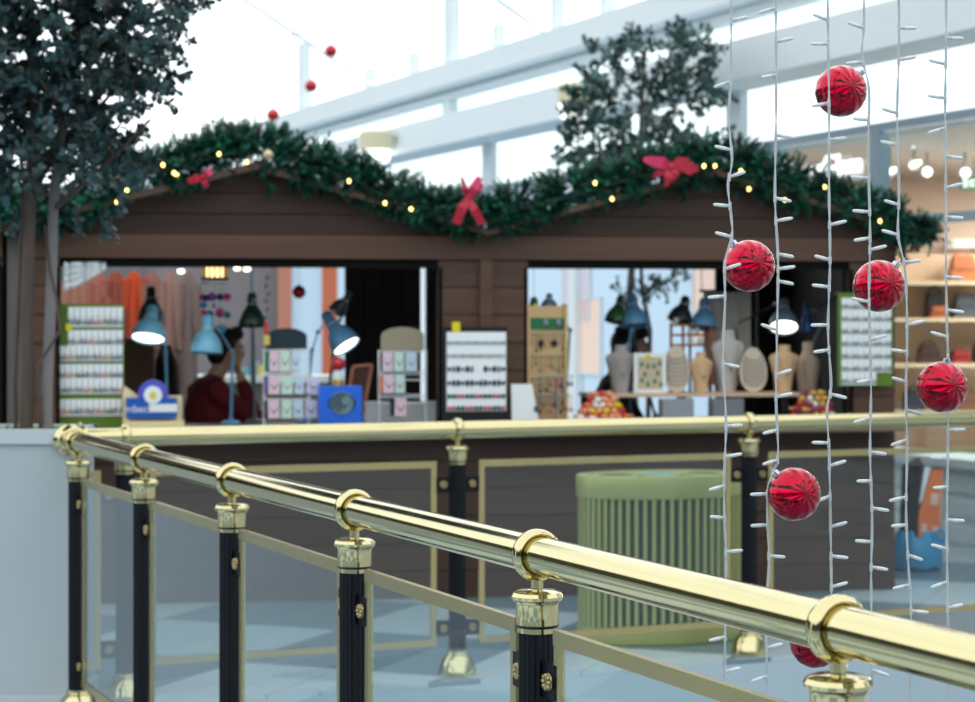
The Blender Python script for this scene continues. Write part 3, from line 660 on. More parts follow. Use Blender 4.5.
# ------------------------------------------------------------------ indoor tree behind the huts
b0 = W(640, 300, 14.6)
t2 = thing('indoor_tree', 'round-crowned green indoor tree rising behind the right hut', 'tree', (b0.x, b0.y, 0))
def t2p(px, py, d=0): return W(px, py, 14.6 + d) - Vector((b0.x, b0.y, 0))
BARKD = mat('dark_bark', (74, 66, 62), .8, var=.4, scale=(12, 12, 4))
m = MB(); m.tube([Vector((0, 0, .4)), t2p(628, 330), t2p(630, 290), t2p(634, 240), t2p(640, 170), t2p(642, 100), t2p(645, 50)], .035, 8, .012); m.build('trunk', BARKD, t2, True)
m = MB(); m.tube([Vector((.05, 0, .4)), t2p(650, 330, .05), t2p(642, 290, .05), t2p(640, 240), t2p(655, 160), t2p(680, 90)], .02, 8, .008); m.build('trunk', BARKD, t2, True)
for pts in ([(640, 170), (600, 130), (575, 100)], [(642, 100), (610, 70), (595, 60)], [(640, 160), (690, 130), (712, 95)], [(642, 110), (665, 60), (690, 45)]):
    m = MB(); m.tube([t2p(*p) for p in pts], .01, 5, .004); m.build('branch', BARKD, t2)
m = MB(); tw = None; n = 0
crown2 = [(576, 175), (560, 128), (582, 118), (572, 96), (588, 70), (598, 48), (620, 50), (638, 32), (656, 42), (672, 34), (700, 36), (712, 48), (708, 62), (722, 66), (720, 95), (706, 112), (718, 122), (712, 140), (700, 178)]
while n < 400:
    x, y = rnd.uniform(560, 724), rnd.uniform(28, 180)
    if not inside(crown2, x, y): continue
    if ((x - 642) / 13) ** 2 + ((y - 100) / 12) ** 2 < 1 or ((x - 690) / 22) ** 2 + ((y - 118) / 14) ** 2 < 1 or ((x - 655) / 24) ** 2 + ((y - 62) / 7) ** 2 < 1 or ((x - 600) / 18) ** 2 + ((y - 132) / 7) ** 2 < 1: continue
    m.mi = 0 if rnd.random() < .35 else 1
    sprig(m, tw, t2p(x, y, rnd.uniform(-.45, .45)), Vector((x - 642, rnd.uniform(-60, 60), 110 - y)) + rv(60), 6, .15, .046); n += 1
for k in range(18):
    x = 640 + rnd.uniform(-24, 24); sprig(m, tw, t2p(x, rnd.uniform(268, 290), rnd.uniform(-.1, .1)), Vector((rnd.uniform(-1, 1), 0, -.6)), 5, .12, .035)
for k in range(8): sprig(m, tw, t2p(672 + rnd.uniform(-8, 10), rnd.uniform(262, 280), .1), Vector((rnd.uniform(-1, 1), 0, -.6)), 5, .1, .03)
m.build('foliage', [mat('ficus_leaf', (54, 98, 94), .5, var=.5, scale=(4, 4, 4), island=.9), mat('ficus_leaf_dark', (28, 68, 62), .5, var=.5, scale=(4, 4, 4), island=.8), BARKD], t2)
m = MB(); m.lathe([(.2, 0), (.24, .02), (.28, .5), (.3, .52), (.26, .52), (.25, .45)], n=20); m.build('pot', WHITE_P, t2, True)

# ------------------------------------------------------------------ light strings with red balls over the well
SD = 3.8; SS = SD / FPX
CABLE = mat('white_cable', (184, 190, 194), .45); LEDM = mat('milky_led', (206, 212, 216), .3)
strings = [
 ('leftmost hanging white light string, beside the tall green bin', [(731, -60), (731, 60), (729, 120), (732, 160), (728, 185), (731, 215), (732, 236), (725, 262), (725, 300), (723, 360), (726, 420), (725, 455), (724, 500), (726, 560), (725, 640), (724, 720)],
  [(21, 1), (82, -1), (150, -1), (177, 1), (206, -1), (237, -1), (269, 1), (296, -1), (364, 1), (426, 1), (457, 1), (486, -1), (518, -1), (552, 1), (590, -1), (637, -1), (672, 1)]),
 ('second hanging white light string from the left', [(775, -60), (776, 40), (776, 120), (775, 200), (778, 260), (777, 330), (776, 400), (778, 455), (772, 475), (767, 500), (769, 560), (766, 620), (768, 720)],
  [(8, -1), (42, 1), (75, -1), (135, 1), (198, 1), (221, 1), (254, 1), (269, 1), (281, 1), (330, -1), (375, 1), (397, 1), (430, -1), (460, -1), (494, -1), (525, -1), (556, 1), (602, -1), (648, 1), (676, -1)]),
 ('third hanging white light string from the left, crossing the highest red ball', [(827, -60), (828, 30), (829, 110), (829, 190), (830, 260), (828, 330), (831, 385), (827, 410), (829, 450), (830, 500), (831, 560), (832, 640), (832, 720)],
  [(20, -1), (44, -1), (103, -1), (140, 1), (225, 1), (260, -1), (287, -1), (325, -1), (350, -1), (394, 1), (443, -1), (466, 1), (496, -1), (527, 1), (556, 1), (587, 1), (640, -1), (668, 1)]),
 ('fourth hanging white light string from the left', [(863, -60), (864, 20), (862, 56), (869, 90), (868, 150), (870, 230), (869, 300), (871, 380), (870, 450), (872, 520), (871, 580), (872, 650), (872, 720)],
  [(28, -1), (62, -1), (120, -1), (178, -1), (212, -1), (238, -1), (250, 1), (302, -1), (340, 1), (380, -1), (418, -1), (452, 1), (481, -1), (508, 1), (542, -1), (567, 1), (620, -1), (670, 1)]),
 ('fifth hanging white light string from the left', [(898, -60), (899, 40), (897, 120), (899, 190), (898, 235), (905, 270), (907, 330), (906, 390), (907, 450), (906, 510), (908, 560), (911, 610), (910, 660), (911, 720)],
  [(28, 1), (60, 1), (113, -1), (145, -1), (205, -1), (235, -1), (262, 1), (325, 1), (352, -1), (382, -1), (410, 1), (440, -1), (497, -1), (525, -1), (555, 1), (585, -1), (611, 1), (660, -1)]),
 ('rightmost hanging white light string, holding a red ball at counter height', [(946, -60), (946, 40), (945, 120), (946, 200), (946, 270), (947, 330), (948, 362), (948, 430), (947, 500), (947, 560), (948, 640), (948, 720)],
  [(38, 1), (64, -1), (98, -1), (128, -1), (156, 1), (188, 1), (217, 1), (277, 1), (310, 1), (337, -1), (430, 1), (459, -1), (487, -1), (520, 1), (549, -1), (582, -1), (608, 1), (660, 1)]),
]
def smooth_pts(pts, k=5):
    out = []
    for i in range(len(pts) - 1):
        p0, p1, p2, p3 = pts[max(i - 1, 0)], pts[i], pts[i + 1], pts[min(i + 2, len(pts) - 1)]
        for j in range(k):
            t = j / k
            out.append(tuple(.5 * (2 * b + (c - a) * t + (2 * a - 5 * b + 4 * c - d) * t * t + (3 * b - a - 3 * c + d) * t ** 3) for a, b, c, d in zip(p0, p1, p2, p3)))
    out.append(pts[-1]); return out
for si, (label, path, bulbs) in enumerate(strings):
    top = W(path[0][0], -60, SD); root = thing('light_string', label, 'light string', (top.x, SD, .3), 0, 'light strings hanging over the well')
    base = Vector((top.x, SD, .3)); sp_ = smooth_pts(path)
    pts = [Vector((top.x, SD, 6.7)) - base] + [W(x, y, SD) - base for x, y in sp_] + [W(path[-1][0], 760, SD) - base]
    m = MB()
    for ph in (0, math.pi):                                            # two twisted wires
        tp = []; cnt = 0
        for a, b in zip(pts, pts[1:]):
            nn = max(1, int((b - a).length / .012)) if (b - a).length < 1 else 30
            for j in range(nn):
                q = a.lerp(b, j / nn); an = cnt * .55 + ph; cnt += 1; tp.append(q + Vector((math.cos(an), math.sin(an), 0)) * .0014)
        tp.append(pts[-1]); m.tube(tp, .0014, 5)
    m.build('cable', CABLE, root, True)
    def xat(y):
        for (x0, y0), (x1, y1) in zip(sp_, sp_[1:]):
            if y0 <= y <= y1: return x0 + (x1 - x0) * (y - y0) / max(y1 - y0, 1e-6)
        return path[-1][0]
    for (y, s) in bulbs:
        c = W(xat(y), y, SD) - base; tilt = rnd.uniform(-.35, .35); d = Vector((s, rnd.uniform(-.5, .3), tilt)).normalized()
        m = MB(); m.cyl(c + Vector((0, 0, -.008)), c + Vector((0, 0, .008)), .0032, .0028, 8)
        m.cyl(c, c + d * .011, .0030, .0034, 8); m.mi = 1; m.lathe([(.0034, .011), (.0036, .018), (.0032, .03), (.0014, .033)], c, d, 8)
        m.build('bulb', [CABLE, LEDM], root, True)
balls = [((841, 91), (21, -20), .05, SD + .058, 'highest large red ball, hanging against the white beam'),
         ((749, 266), (-17, -24), .0505, SD + .058, 'large red ball hanging before the hut opening, left of the others'),
         ((879, 286), (17, -22), .0505, SD + .058, 'large red ball in front of the green-edged card board'),
         ((942, 387), (4, -25), .048, SD - .056, 'rightmost large red ball, in front of the shop shelves'),
         ((794, 494), (-19, -21), .05, SD - .056, 'large red ball hanging beside the far black post, above the near rail'),
         ((815, 642), (-10, -24), .05, SD + .056, 'lowest large red ball, half hidden behind the near brass rail')]
for (px, py), (cx_, cy_), r, D, l in balls:
    bauble(l, W(px, py, D), r, RED, cap_d=(cx_, -2, -cy_), group='large red balls on the light strings', name='red_ball')

# ------------------------------------------------------------------ green bin, blue bag and orange box on the floor
GRNB = mat('olive_steel', (172, 174, 116), .4, .3, var=.06); GRNI = mat('bin_liner', (66, 78, 60), .5)
def oval(a, b, z, n=64): return [Vector((a * math.cos(2 * math.pi * i / n), b * math.sin(2 * math.pi * i / n), z)) for i in range(n)]
bn = thing('litter_bin', 'oval olive green slatted recycling bin behind the far glass panel', 'bin', (.825, 9.52, 0), R(14))
A, B = .40, .235
m = MB(); m.ring_loft([oval(A - .03, B - .03, .02), oval(A - .03, B - .03, .70)]); m.build('liner', GRNI, bn)
m = MB(); m.ring_loft([oval(A, B, .0), oval(A + .005, B + .005, .01), oval(A + .005, B + .005, .075), oval(A - .01, B - .01, .08)]); m.build('base_ring', GRNB, bn)
m = MB()
n = 64
rings = [oval(A + .008, B + .008, .685), oval(A + .012, B + .012, .70), oval(A + .012, B + .012, .782), oval(A + .008, B + .008, .79), oval(A - .02, B - .02, .79), oval(A - .025, B - .025, .77)]
m.ring_loft(rings, False); m.build('rim', GRNB, bn, True)
for i in range(58):
    a = 2 * math.pi * i / 58; x, y = (A - .004) * math.cos(a), (B - .004) * math.sin(a); na = math.atan2(math.sin(a) / B, math.cos(a) / A)
    m = MB(); M = Matrix.Translation((x, y, 0)) @ Matrix.Rotation(na, 4, 'Z'); m.box(-.007, .007, -.0085, .0085, .07, .69, M); m.build('slat', GRNB, bn)
m = MB(); m.ring_loft([oval(A - .024, B - .024, .77), oval(A - .024, B - .024, .778)]); m.build('lid', GRNB, bn)
for x, mt, nm in ((-.22, mat('hole_shade', (34, 44, 40), .7), 'opening'), (0, mat('blue_liner_bag', (60, 150, 200), .4), 'bag_edge'), (.22, mat('hole_shade', (34, 44, 40), .7), 'opening')):  # dark discs paint the shade inside the holes; nothing is cut through the lid
    m = MB(); m.torus((x, 0, .782), (0, 0, 1), .096, .008, 24, 8); q = m.build('collar', GRNB, bn, True)
    m = MB(); m.lathe([(.09, .779), (.09, .786), (.06, .781)], (x, 0, 0), n=20); m.build(nm, mt, q)
p = W(917, 327, 12.25)
bg = thing('plastic_bag', 'crumpled blue plastic bag on the floor right of the huts', 'bag', (p.x, p.y, 0), R(5))
m = MB(); rings = []
for h, rx, ry in ((0, .125, .1), (.02, .15, .13), (.08, .155, .135), (.15, .15, .12), (.2, .135, .1), (.235, .12, .08)):
    rings.append([Vector((rx * math.cos(2 * math.pi * i / 28) * (1 + .05 * math.sin(i * 2.3 + h * 40)), ry * math.sin(2 * math.pi * i / 28) * (1 + .06 * math.sin(i * 3.1 + h * 30)), h + .008 * math.sin(i * 1.7))) for i in range(28)])
m.ring_loft(rings); m.build('body', mat('blue_plastic', (40, 150, 204), .3, var=.15, scale=(10, 10, 10), bump=.6), bg, True)
m = MB(); m.torus((.13, 0, .2), (.3, 1, 0), .045, .012, 14, 6); m.build('handle', mat('blue_plastic', (24, 128, 178), .3), bg, True)
ob = thing('cardboard_box', 'tall orange and white box with a black side standing in the blue bag', 'box', (p.x + .0, p.y, .2), R(-28))
ob.rotation_euler = (R(-2), R(6), R(36))
ORG = mat('orange_card', (248, 122, 44), .5, var=.05)
m = MB(); m.box(-.08, .125, -.075, .075, 0, .43); m.build('carton', [mat('black_card', (24, 26, 32), .5)], ob)
m = MB(); m.prism([(-.079, 0.0), (.124, 0.0), (.124, .42), (.02, .42), (-.055, .2), (-.079, .15)], -.0785, -.0755); m.build('orange_front', ORG, ob)
m = MB(); m.prism([(-.079, .2), (-.058, .22), (.01, .43), (-.045, .43)], -.0785, -.0755); m.build('white_corner', WHITE_C, ob)
m = MB(); m.box(.02, .09, -.081, -.0786, .2, .27); m.box(-.05, -.01, -.081, -.0786, .03, .08); m.box(.05, .1, -.081, -.0786, .03, .07); m.box(.105, .112, -.081, -.0786, .1, .3); m.build('print', mat('pale_print', (240, 206, 190), .5), ob)
m = MB(); m.prism([(-.08, .43), (.125, .43), (.07, .50)], .07, .076); m.build('flap', mat('carton_inside', (96, 78, 66), .7), ob)

# ------------------------------------------------------------------ things on the counters: helper keyed to the hut front
class It:
    def __init__(s, name, label, cat, px, v, z=COUNTER, group=None, py=None):
        s.v = v; s.u = KU(px, v); s.z0 = KZ(px, py, v) if py is not None else z; s.px = px
        s.o = thing(name, label, cat, KW(s.u, v, s.z0), KYAW, group); s.D = KW(s.u, v).y; s.s = s.D / FPX
    def x(s, px, dv=0): return KU(px, s.v + dv) - s.u
    def z(s, py, px=None, dv=0): return KZ(px if px is not None else s.px, py, s.v + dv) - s.z0
    def p(s, px, py, dv=0): return Vector((s.x(px, dv), dv, s.z(py, px, dv)))

CARDM = {}
PASTEL = [mat('card_' + k, c, .6) for k, c in dict(mint=(206, 236, 226), pink=(236, 208, 224), lavender=(214, 214, 238), ice=(204, 226, 242)).items()]
def ear_card(wd, h, k, style):
    key = (round(wd, 4), round(h, 4), k, style)
    if key in CARDM: return CARDM[key]
    m = MB(); g = .0015; m.box(-wd / 2 + g, wd / 2 - g, -.003, .003, 0, h); m.mi = 1; r_ = random.Random(k * 17 + int(h * 1e4))
    if style == 'ear':
        for s in (-.25, .25):
            x = s * wd; zz = h * (.28 + r_.uniform(-.06, .05)); m.sph((x, -.006, zz), (wd * .15, .004, h * r_.uniform(.10, .17)), 6, 4); m.cyl((x, -.004, zz), (x, -.004, h * .55), .0012, n=4)
        m.box(-wd * .3, wd * .3, -.0045, -.003, h * .1, h * .17)
    else:
        m.tube([(wd * .3 * math.cos(a), -.004, h * .62 + h * .25 * math.sin(a)) for a in [math.pi * (1 + i / 8) for i in range(9)]], .0018, 4); m.sph((0, -.005, h * .35), (.006, .003, .007), 6, 4)
    q = m.build('card', [WHITE_C if style == 'ear' else PASTEL[(k * 3 // 2) % 4], JEWELS[k % 6]]); me = q.data; bpy.data.objects.remove(q); CARDM[key] = me; return me
def put_card(name, me, parent, loc, rot=None):
    o = bpy.data.objects.new(name, me); C.objects.link(o); o.parent = parent; o.location = loc
    if rot: o.rotation_euler = rot
    return o

# green earring board (left)
i = It('earring_board', 'green board of white earring cards beside the tree trunks', 'display board', 91, .02)
m = MB(); m.box(i.x(58), i.x(124), 0, .015, 0, i.z(304)); m.build('board', GREENB, i.o)
m = MB(); m.box(i.x(80), i.x(100), .015, .12, 0, .012); m.cyl((i.x(90), .015, i.z(330)), (i.x(90), .12, .01), .006); m.build('easel', BLACKWOOD, i.o)
for (y0, y1, xa, xb) in ((307, 327, 68, 123), (330, 346, 68, 123), (346, 361, 59, 123), (364, 379, 59, 123), (379, 394, 59, 123), (399, 416, 59, 122)):
    n = 11 if xa < 65 else 9; wd = (i.x(xb) - i.x(xa)) / n; h = i.z(y0) - i.z(y1)
    for k in range(n): put_card('earring_card', ear_card(wd, h, (k * 5 + y0) % 6, 'ear'), i.o, (i.x(xa) + wd * (k + .5), -.005, i.z(y1)))
m = MB(); m.box(i.x(66), i.x(72), -.012, -.006, i.z(331), i.z(324)); part(m.build('sticker', YEL, i.o), 'yellow price sticker')
# green board on the right wall
i = It('earring_board', 'green-edged board of white card rows hung on the right hut wall', 'display board', 865, -.10, py=386)
m = MB(); m.box(i.x(838), i.x(893), 0, .015, 0, i.z(293)); m.build('board', GREENB, i.o)
m = MB(); m.box(i.x(860), i.x(868), .015, .075, i.z(300), i.z(296)); m.build('hook', GREY_M, i.o)
for r_ in range(7):
    y0, y1 = 298 + 12.4 * r_, 298 + 12.4 * (r_ + 1); xb = 891 if r_ < 6 else 876; n = 9 if r_ < 6 else 6
    wd = (i.x(xb) - i.x(841)) / n; h = i.z(y0) - i.z(y1)
    for k in range(n): put_card('earring_card', ear_card(wd, h, (0, 5, 0, 5)[k % 4], 'ear'), i.o, (i.x(841) + wd * (k + .5), -.005, i.z(y1)))

def lamp(label, pts, head, axis, length, r, shade_mt, base_px, v, lit=False, dv_head=0.0, pole_mt=None, base_z=COUNTER):
    """desk lamp: base on the counter, jointed arm through pts (px,py,dv), bell shade whose mouth centre is at head, opening along axis"""
    i = It('desk_lamp', label, 'lamp', base_px, v, base_z); pole_mt = pole_mt or shade_mt
    m = MB(); m.lathe([(.055, 0), (.055, .012), (.045, .02), (.012, .026), (.01, .05)], n=20); m.build('base', pole_mt, i.o, True)
    prev = Vector((0, 0, .03))
    for k, (px, py, dv) in enumerate(pts):
        q = i.p(px, py, dv); m = MB()
        if k == 0: m.cyl(prev, q, .008, n=8)
        else:
            off = Vector((0, .010, 0)); m.cyl(prev + off, q + off, .0045, n=6); m.cyl(prev - off, q - off, .0045, n=6)
        m.build('arm', pole_mt, i.o, True)
        m = MB(); m.cyl(q + Vector((0, -.016, 0)), q + Vector((0, .016, 0)), .013, n=12); m.build('joint', GREY_M, i.o, True)
        prev = q
    hd = i.p(head[0], head[1], dv_head); ax = Vector(axis).normalized(); L = length * i.s; rr = r * i.s
    m = MB(); m.lathe([(rr, 0), (rr, L * .07), (rr * .96, L * .18), (rr * .85, L * .32), (rr * .66, L * .46), (rr * .46, L * .55), (rr * .41, L * .62), (rr * .36, L * .68), (rr * .36, L * .9), (rr * .26, L * .98), (rr * .05, L)], hd, -ax, 24, False)
    m.lathe([(rr * .93, .003), (rr * .75, L * .3), (rr * .4, L * .55), (.001, L * .6)], hd, -ax, 24, False)
    sh = m.build('lamp_shade', shade_mt, i.o, True)
    m = MB(); m.torus(hd - ax * (L * .64), ax, rr * .41, rr * .035, 20, 6); m.build('band', WHITE_P, sh, True)
    m = MB()
    if lit: m.lathe([(rr * .86, L * .04), (rr * .8, L * .14), (rr * .3, L * .3)], hd, -ax, 20)
    else: m.sph(hd - ax * (L * .22), rr * .38, 10, 8)
    m.build('bulb', BULB if lit else mat('unlit_bulb', (200, 210, 212), .3), sh, True)
    m = MB(); m.cyl(prev, hd - ax * L * .8, .007, n=8); m.build('neck', GREY_M, i.o, True)
    return i
lamp('lit light blue desk lamp glowing above the blue tape stand', [(166, 352, 0), (163, 318, .05)], (148, 339), (-.12, -.35, -1), 36, 17.5, BLUE_L, 167, .38, True, 0, BLUE_M)
lamp('unlit light blue desk lamp in front of the person in maroon', [(233, 353, 0), (219, 330, 0)], (206, 353), (-.05, -.1, -1), 39, 16, BLUE_L, 231, .3, False, 0, BLUE_M)
lamp('dark green desk lamp behind the lit blue one', [(160, 340, 0), (156, 300, 0)], (151, 320), (0, -.1, -1), 34, 13, GREEN_L, 172, .78, False, 0, GREEN_L, COUNTER)
lamp('dark green desk lamp on a silver pole above the person in maroon', [(254, 350, 0), (254, 300, 0)], (252, 326), (0, -.15, -1), 34, 13.5, GREEN_L, 255, .44, False, 0, GREY_M)
lamp('lit blue desk lamp tilted right above the blue shell box', [(312, 350, 0), (318, 332, 0), (333, 312, 0)], (347, 347), (.5, -.35, -.8), 44, 15.5, BLUE_M, 306, .4, True)
lamp('charcoal desk lamp behind the tilted blue lamp', [(334, 345, 0), (340, 320, 0)], (336, 312), (-.5, .3, -.7), 26, 9, CHAR_L, 326, .46)
lamp('small dark green lamp half hidden behind the blue lamp of the right hut', [(632, 330, 0), (624, 300, 0)], (616, 322), (-.25, -.2, -1), 28, 12, mat('olive_green_enamel', (54, 92, 56), .35), 655, .42, False, 0, CHAR_L)
lamp('blue desk lamp in front of the person in black', [(629, 345, 0), (636, 300, 0)], (635, 326), (.05, -.25, -1), 34, 14, BLUE_M, 631, .38, False, 0, BLUE_M, COUNTER)
lamp('charcoal desk lamp right of the person in black', [(690, 340, 0), (688, 303, 0)], (679, 321), (-.35, -.2, -1), 27, 12.5, CHAR_L, 690, .44)
lamp('blue unlit desk lamp over the tan necklace bust', [(706, 350, 0), (708, 308, 0)], (703, 328), (-.1, -.25, -1), 31, 13.5, BLUE_M, 712, .40, False, 0, CHAR_L)
lamp('lit blue desk lamp with a long arm behind the second oval board', [(738, 345, 0), (735, 325, 0), (776, 304, 0)], (784, 328), (-.15, -.55, -1), 34, 15, mat('grey_blue_enamel', (110, 140, 160), .3), 740, .42, True, 0, CHAR_L)
lamp('dark blue lamp form standing in for a blue garment at the counter end', [(812, 345, 0), (838, 294, .0), (815, 310, .0)], (808, 332), (.1, -.1, -1), 30, 7, mat('deep_blue_enamel', (30, 72, 140), .4), 826, .46, False, 0, CHAR_L)  # lamp shape added in place of a hanging blue garment
lamp('grey jointed desk lamp behind the tan earring tower', [(566, 395, 0), (570, 330, 0), (562, 318, 0)], (549, 307), (0, .2, -1), 14, 8.5, mat('slate_enamel', (74, 94, 110), .35), 566, .12, False, 0, GREY_M)

# lantern
i = It('ceiling_lantern', 'glowing round lantern under the beam of the left hut', 'lantern', 215, .25, py=280)
r = 12 * i.s; H = i.z(259)
m = MB(); m.lathe([(r * .78, .012), (r * .78, H)], n=24); m.build('lamp_glass', mat('warm_lantern_glass', (255, 226, 160), .5, emit=2.2), i.o, True)
m = MB(); m.lathe([(r * 1.12, 0), (r * 1.15, .006), (r * 1.1, .014)], n=24); m.build('base_ring', BLACKWOOD, i.o, True)
m = MB(); m.lathe([(r * 1.12, H - .01), (r * 1.1, H + .01), (r * .3, H + .02), (.01, H + .03), (.01, 1.99 - i.z0)], n=24); m.build('top_cap', BLACKWOOD, i.o, True)
for k in range(14):
    a = 2 * math.pi * k / 14 + .2; m = MB(); m.cyl((r * math.cos(a), r * math.sin(a), .01), (r * math.cos(a), r * math.sin(a), H), .006, n=6); m.build('slat', mat('bamboo', (196, 160, 96), .5), i.o)
# bead mobile
i = It('bead_mobile', 'hanging mobile of pink, blue and purple pompoms below the lantern', 'mobile', 214, .46, py=283)
PC = dict(pink=(226, 60, 160), magenta=(214, 36, 130), violet=(150, 80, 190), blue=(40, 80, 170), navy=(36, 40, 120), teal=(40, 140, 150), sky=(70, 160, 210))
m = MB(); m.torus((0, 0, 0), (0, 0, 1), .07, .005, 20, 6); m.cyl((0, 0, 0), (0, 0, 2.05 - i.z0), .003, n=5); m.build('hoop', WHITE_P, i.o, True)
for k, (px, ln) in enumerate(((202, 28), (207, 34), (212, 20), (218, 32), (224, 30), (221, 44))):
    m = MB(); m.cyl(i.p(px, 283, 0), i.p(px, 283 + ln + 4, 0), .002, n=4); m.build('strand', WHITE_P, i.o)
for (px, py, c, rr) in ((202, 297, 'magenta', 3), (206, 298, 'navy', 3.5), (212, 297, 'violet', 4.5), (220, 297, 'navy', 3.5), (227, 297, 'pink', 4), (203, 305, 'sky', 3.5), (204, 313, 'magenta', 3), (210, 314, 'teal', 3.8), (220, 313, 'magenta', 4.8), (227, 315, 'teal', 3.6), (222, 329, 'sky', 4.5), (214, 306, 'violet', 2)):
    m = MB(); m.sph(i.p(px, py, rnd.uniform(-.03, .03)), rr * i.s, 10, 7); m.build('pompom', mat('pompom_' + c, PC[c], .8), i.o, True)
# pale bead strand
i = It('bead_strand', 'strand of pale round beads hanging beside the green pole lamp', 'bead strand', 267, .5, py=318)
m = MB(); m.cyl((0, 0, 0), (0, 0, 2.05 - i.z0), .0015, n=4); m.build('thread', WHITE_P, i.o)
for k, py in enumerate((318, 310, 301, 294, 286, 278)):
    m = MB(); m.sph(i.p(266 + (k % 2) * 2, py), .012, 8, 6); m.build('bead', mat('pearl_bead', (206, 196, 200), .3), i.o, True)
# white drape
i = It('cloth_drape', 'white patterned cloth swag in the upper left corner of the left hut', 'cloth', 85, -.05, py=290)
m = MB(); rows = []
for a in range(9):
    f = a / 8; px = 64 + 42 * f; yt = 262; yb = 291 - 22 * f ** 1.3
    rows.append([i.p(px, yt + (yb - yt) * b / 4, .015 * math.sin(a * 1.9)) for b in range(5)])
for a in range(8):
    for b in range(4): m.face([rows[a][b], rows[a + 1][b], rows[a + 1][b + 1], rows[a][b + 1]])
LACE = mat('white_lace', (236, 242, 246), .8, var=.15, scale=(30, 30, 30)); ln = LACE.node_tree
tl = ln.nodes.new('ShaderNodeBsdfTranslucent'); tl.inputs[0].default_value = (.9, .93, .95, 1); mxs = ln.nodes.new('ShaderNodeMixShader'); mxs.inputs[0].default_value = .12
ln.links.new(ln.nodes['Principled BSDF'].outputs[0], mxs.inputs[1]); ln.links.new(tl.outputs[0], mxs.inputs[2]); ln.links.new(mxs.outputs[0], ln.nodes['Material Output'].inputs[0])
q = m.build('cloth', LACE, i.o, True)
md = q.modifiers.new('thickness', 'SOLIDIFY'); md.thickness = .004
m = MB(); m.cyl(i.p(62, 261), i.p(108, 261), .006, n=6); m.build('rod', BLACKWOOD, i.o)

# blue tape stand
i = It('tape_stand', 'blue advertising stand with a white disc on the left counter', 'counter display', 153, -.08)
TB = mat('print_blue', (28, 96, 190), .4, var=.15, scale=(12, 12, 12))
m = MB(); m.box(i.x(124), i.x(184), -.02, .1, 0, i.z(421)); m.box(i.x(122), i.x(182), .05, .07, 0, i.z(396)); m.prism([(i.x(122), i.z(396)), (i.x(138), i.z(396)), (i.x(124), i.z(386))], .05, .07); m.build('tray', mat('cream_card', (244, 226, 176), .5), i.o)
m = MB(); m.box(i.x(126), i.x(177), -.01, .045, i.z(418), i.z(398)); m.build('body', TB, i.o)
m = MB(); c = i.p(153, 395); m.cyl(c + Vector((0, .0, 0)), c + Vector((0, .045, 0)), 15 * i.s, n=32); m.build('dome', mat('print_violet', (90, 90, 200), .4), i.o, True)
m = MB(); m.cyl(c + Vector((0, -.020, .0)), c + Vector((0, 0, .0)), 9 * i.s, n=28); dsc = m.build('disc', WHITE_C, i.o, True)
m = MB(); m.cyl(c + Vector((0, -.024, .0)), c + Vector((0, -.020, .0)), 3.4 * i.s, n=16); m.build('core', YEL, dsc, True)
m = MB(); m.box(i.x(149), i.x(177), -.014, -.01, i.z(412), i.z(404)); m.build('stripe', WHITE_C, i.o)
text('lettering', 'mbac:', .056, WHITE_C, i.o, (i.x(137.5), -.012, i.z(412)), (R(90), 0, 0), .002)

# card racks
def rack(label, pxl, pxr, ytop, yhead, head_mt, rows, extra):
    i = It('card_rack', label, 'display rack', (pxl + pxr) / 2, .06)
    m = MB()
    for px in (pxl, pxr): m.cyl((i.x(px), 0, 0), (i.x(px), 0, i.z(yhead)), .006, n=8)
    m.cyl((i.x(pxl), 0, 0.006), (i.x(pxl), .12, .006), .006, n=6); m.cyl((i.x(pxr), 0, 0.006), (i.x(pxr), .12, .006), .006, n=6)
    for y in extra: m.cyl((i.x(pxl), 0, i.z(y)), (i.x(pxr), 0, i.z(y)), .004, n=6)
    m.build('wire_frame', WIRE, i.o, True)
    m = MB(); a, b = i.x(pxl + 2), i.x(pxr - 2); zt, zs, zb = i.z(ytop), i.z(ytop + 9), i.z(yhead)
    m.prism([(a, zb), (b, zb), (b, zs)] + [((a + b) / 2 + (b - a) / 2 * math.cos(t), zs + (zt - zs) * math.sin(t)) for t in [math.pi * k / 12 for k in range(1, 12)]] + [(a, zs)], -.006, .006); m.build('header', head_mt, i.o)
    for (y0, y1, xs, edge) in rows:
        h = i.z(y0) - i.z(y1)
        for k, (xa, xb, rot) in enumerate(xs):
            wd = i.x(xb) - i.x(xa); put_card('card', ear_card(wd, h, k * 2 + 1, 'neck'), i.o, (i.x((xa + xb) / 2), -.014 - .003 * (k % 2), i.z(y1)), (0, R(rot), 0))
        if edge:
            m = MB(); m.box(i.x(xs[0][0] - 4), i.x(xs[0][0] + 3), -.010, -.004, i.z(y1), i.z(y0)); m.build('divider', edge, i.o)
        m = MB(); m.cyl((i.x(pxl), 0, i.z(y0) + .004), (i.x(pxr), 0, i.z(y0) + .004), .004, n=6)
        for (xa, xb, _) in xs: m.cyl((i.x((xa + xb) / 2), -.018, i.z(y0) + .002), (i.x((xa + xb) / 2), 0, i.z(y0) + .004), .0025, n=5)
        m.build('hook_bar', WIRE, i.o)
    return i
DG = mat('dark_teal_card', (18, 44, 54), .6, var=.05); PURP = mat('purple_card', (110, 80, 150), .6); GRC = mat('emerald_card', (24, 120, 84), .6); ORC = mat('salmon_card', (216, 130, 100), .6)
i = rack('white wire card rack with a dark arched header', 264, 309, 328, 349, DG, [
    (351, 371, [(269, 279, 0), (279.5, 290, 0), (290.5, 300, 2)], GRC), (376, 394, [(268, 280, 0), (281, 293, 0), (294, 304, 3), (305, 318, 9)], PURP), (400, 418, [(268, 280, -2), (281, 292, 0), (293, 304, -2), (305, 317, 0)], DG)], [360, 372])
rk = i
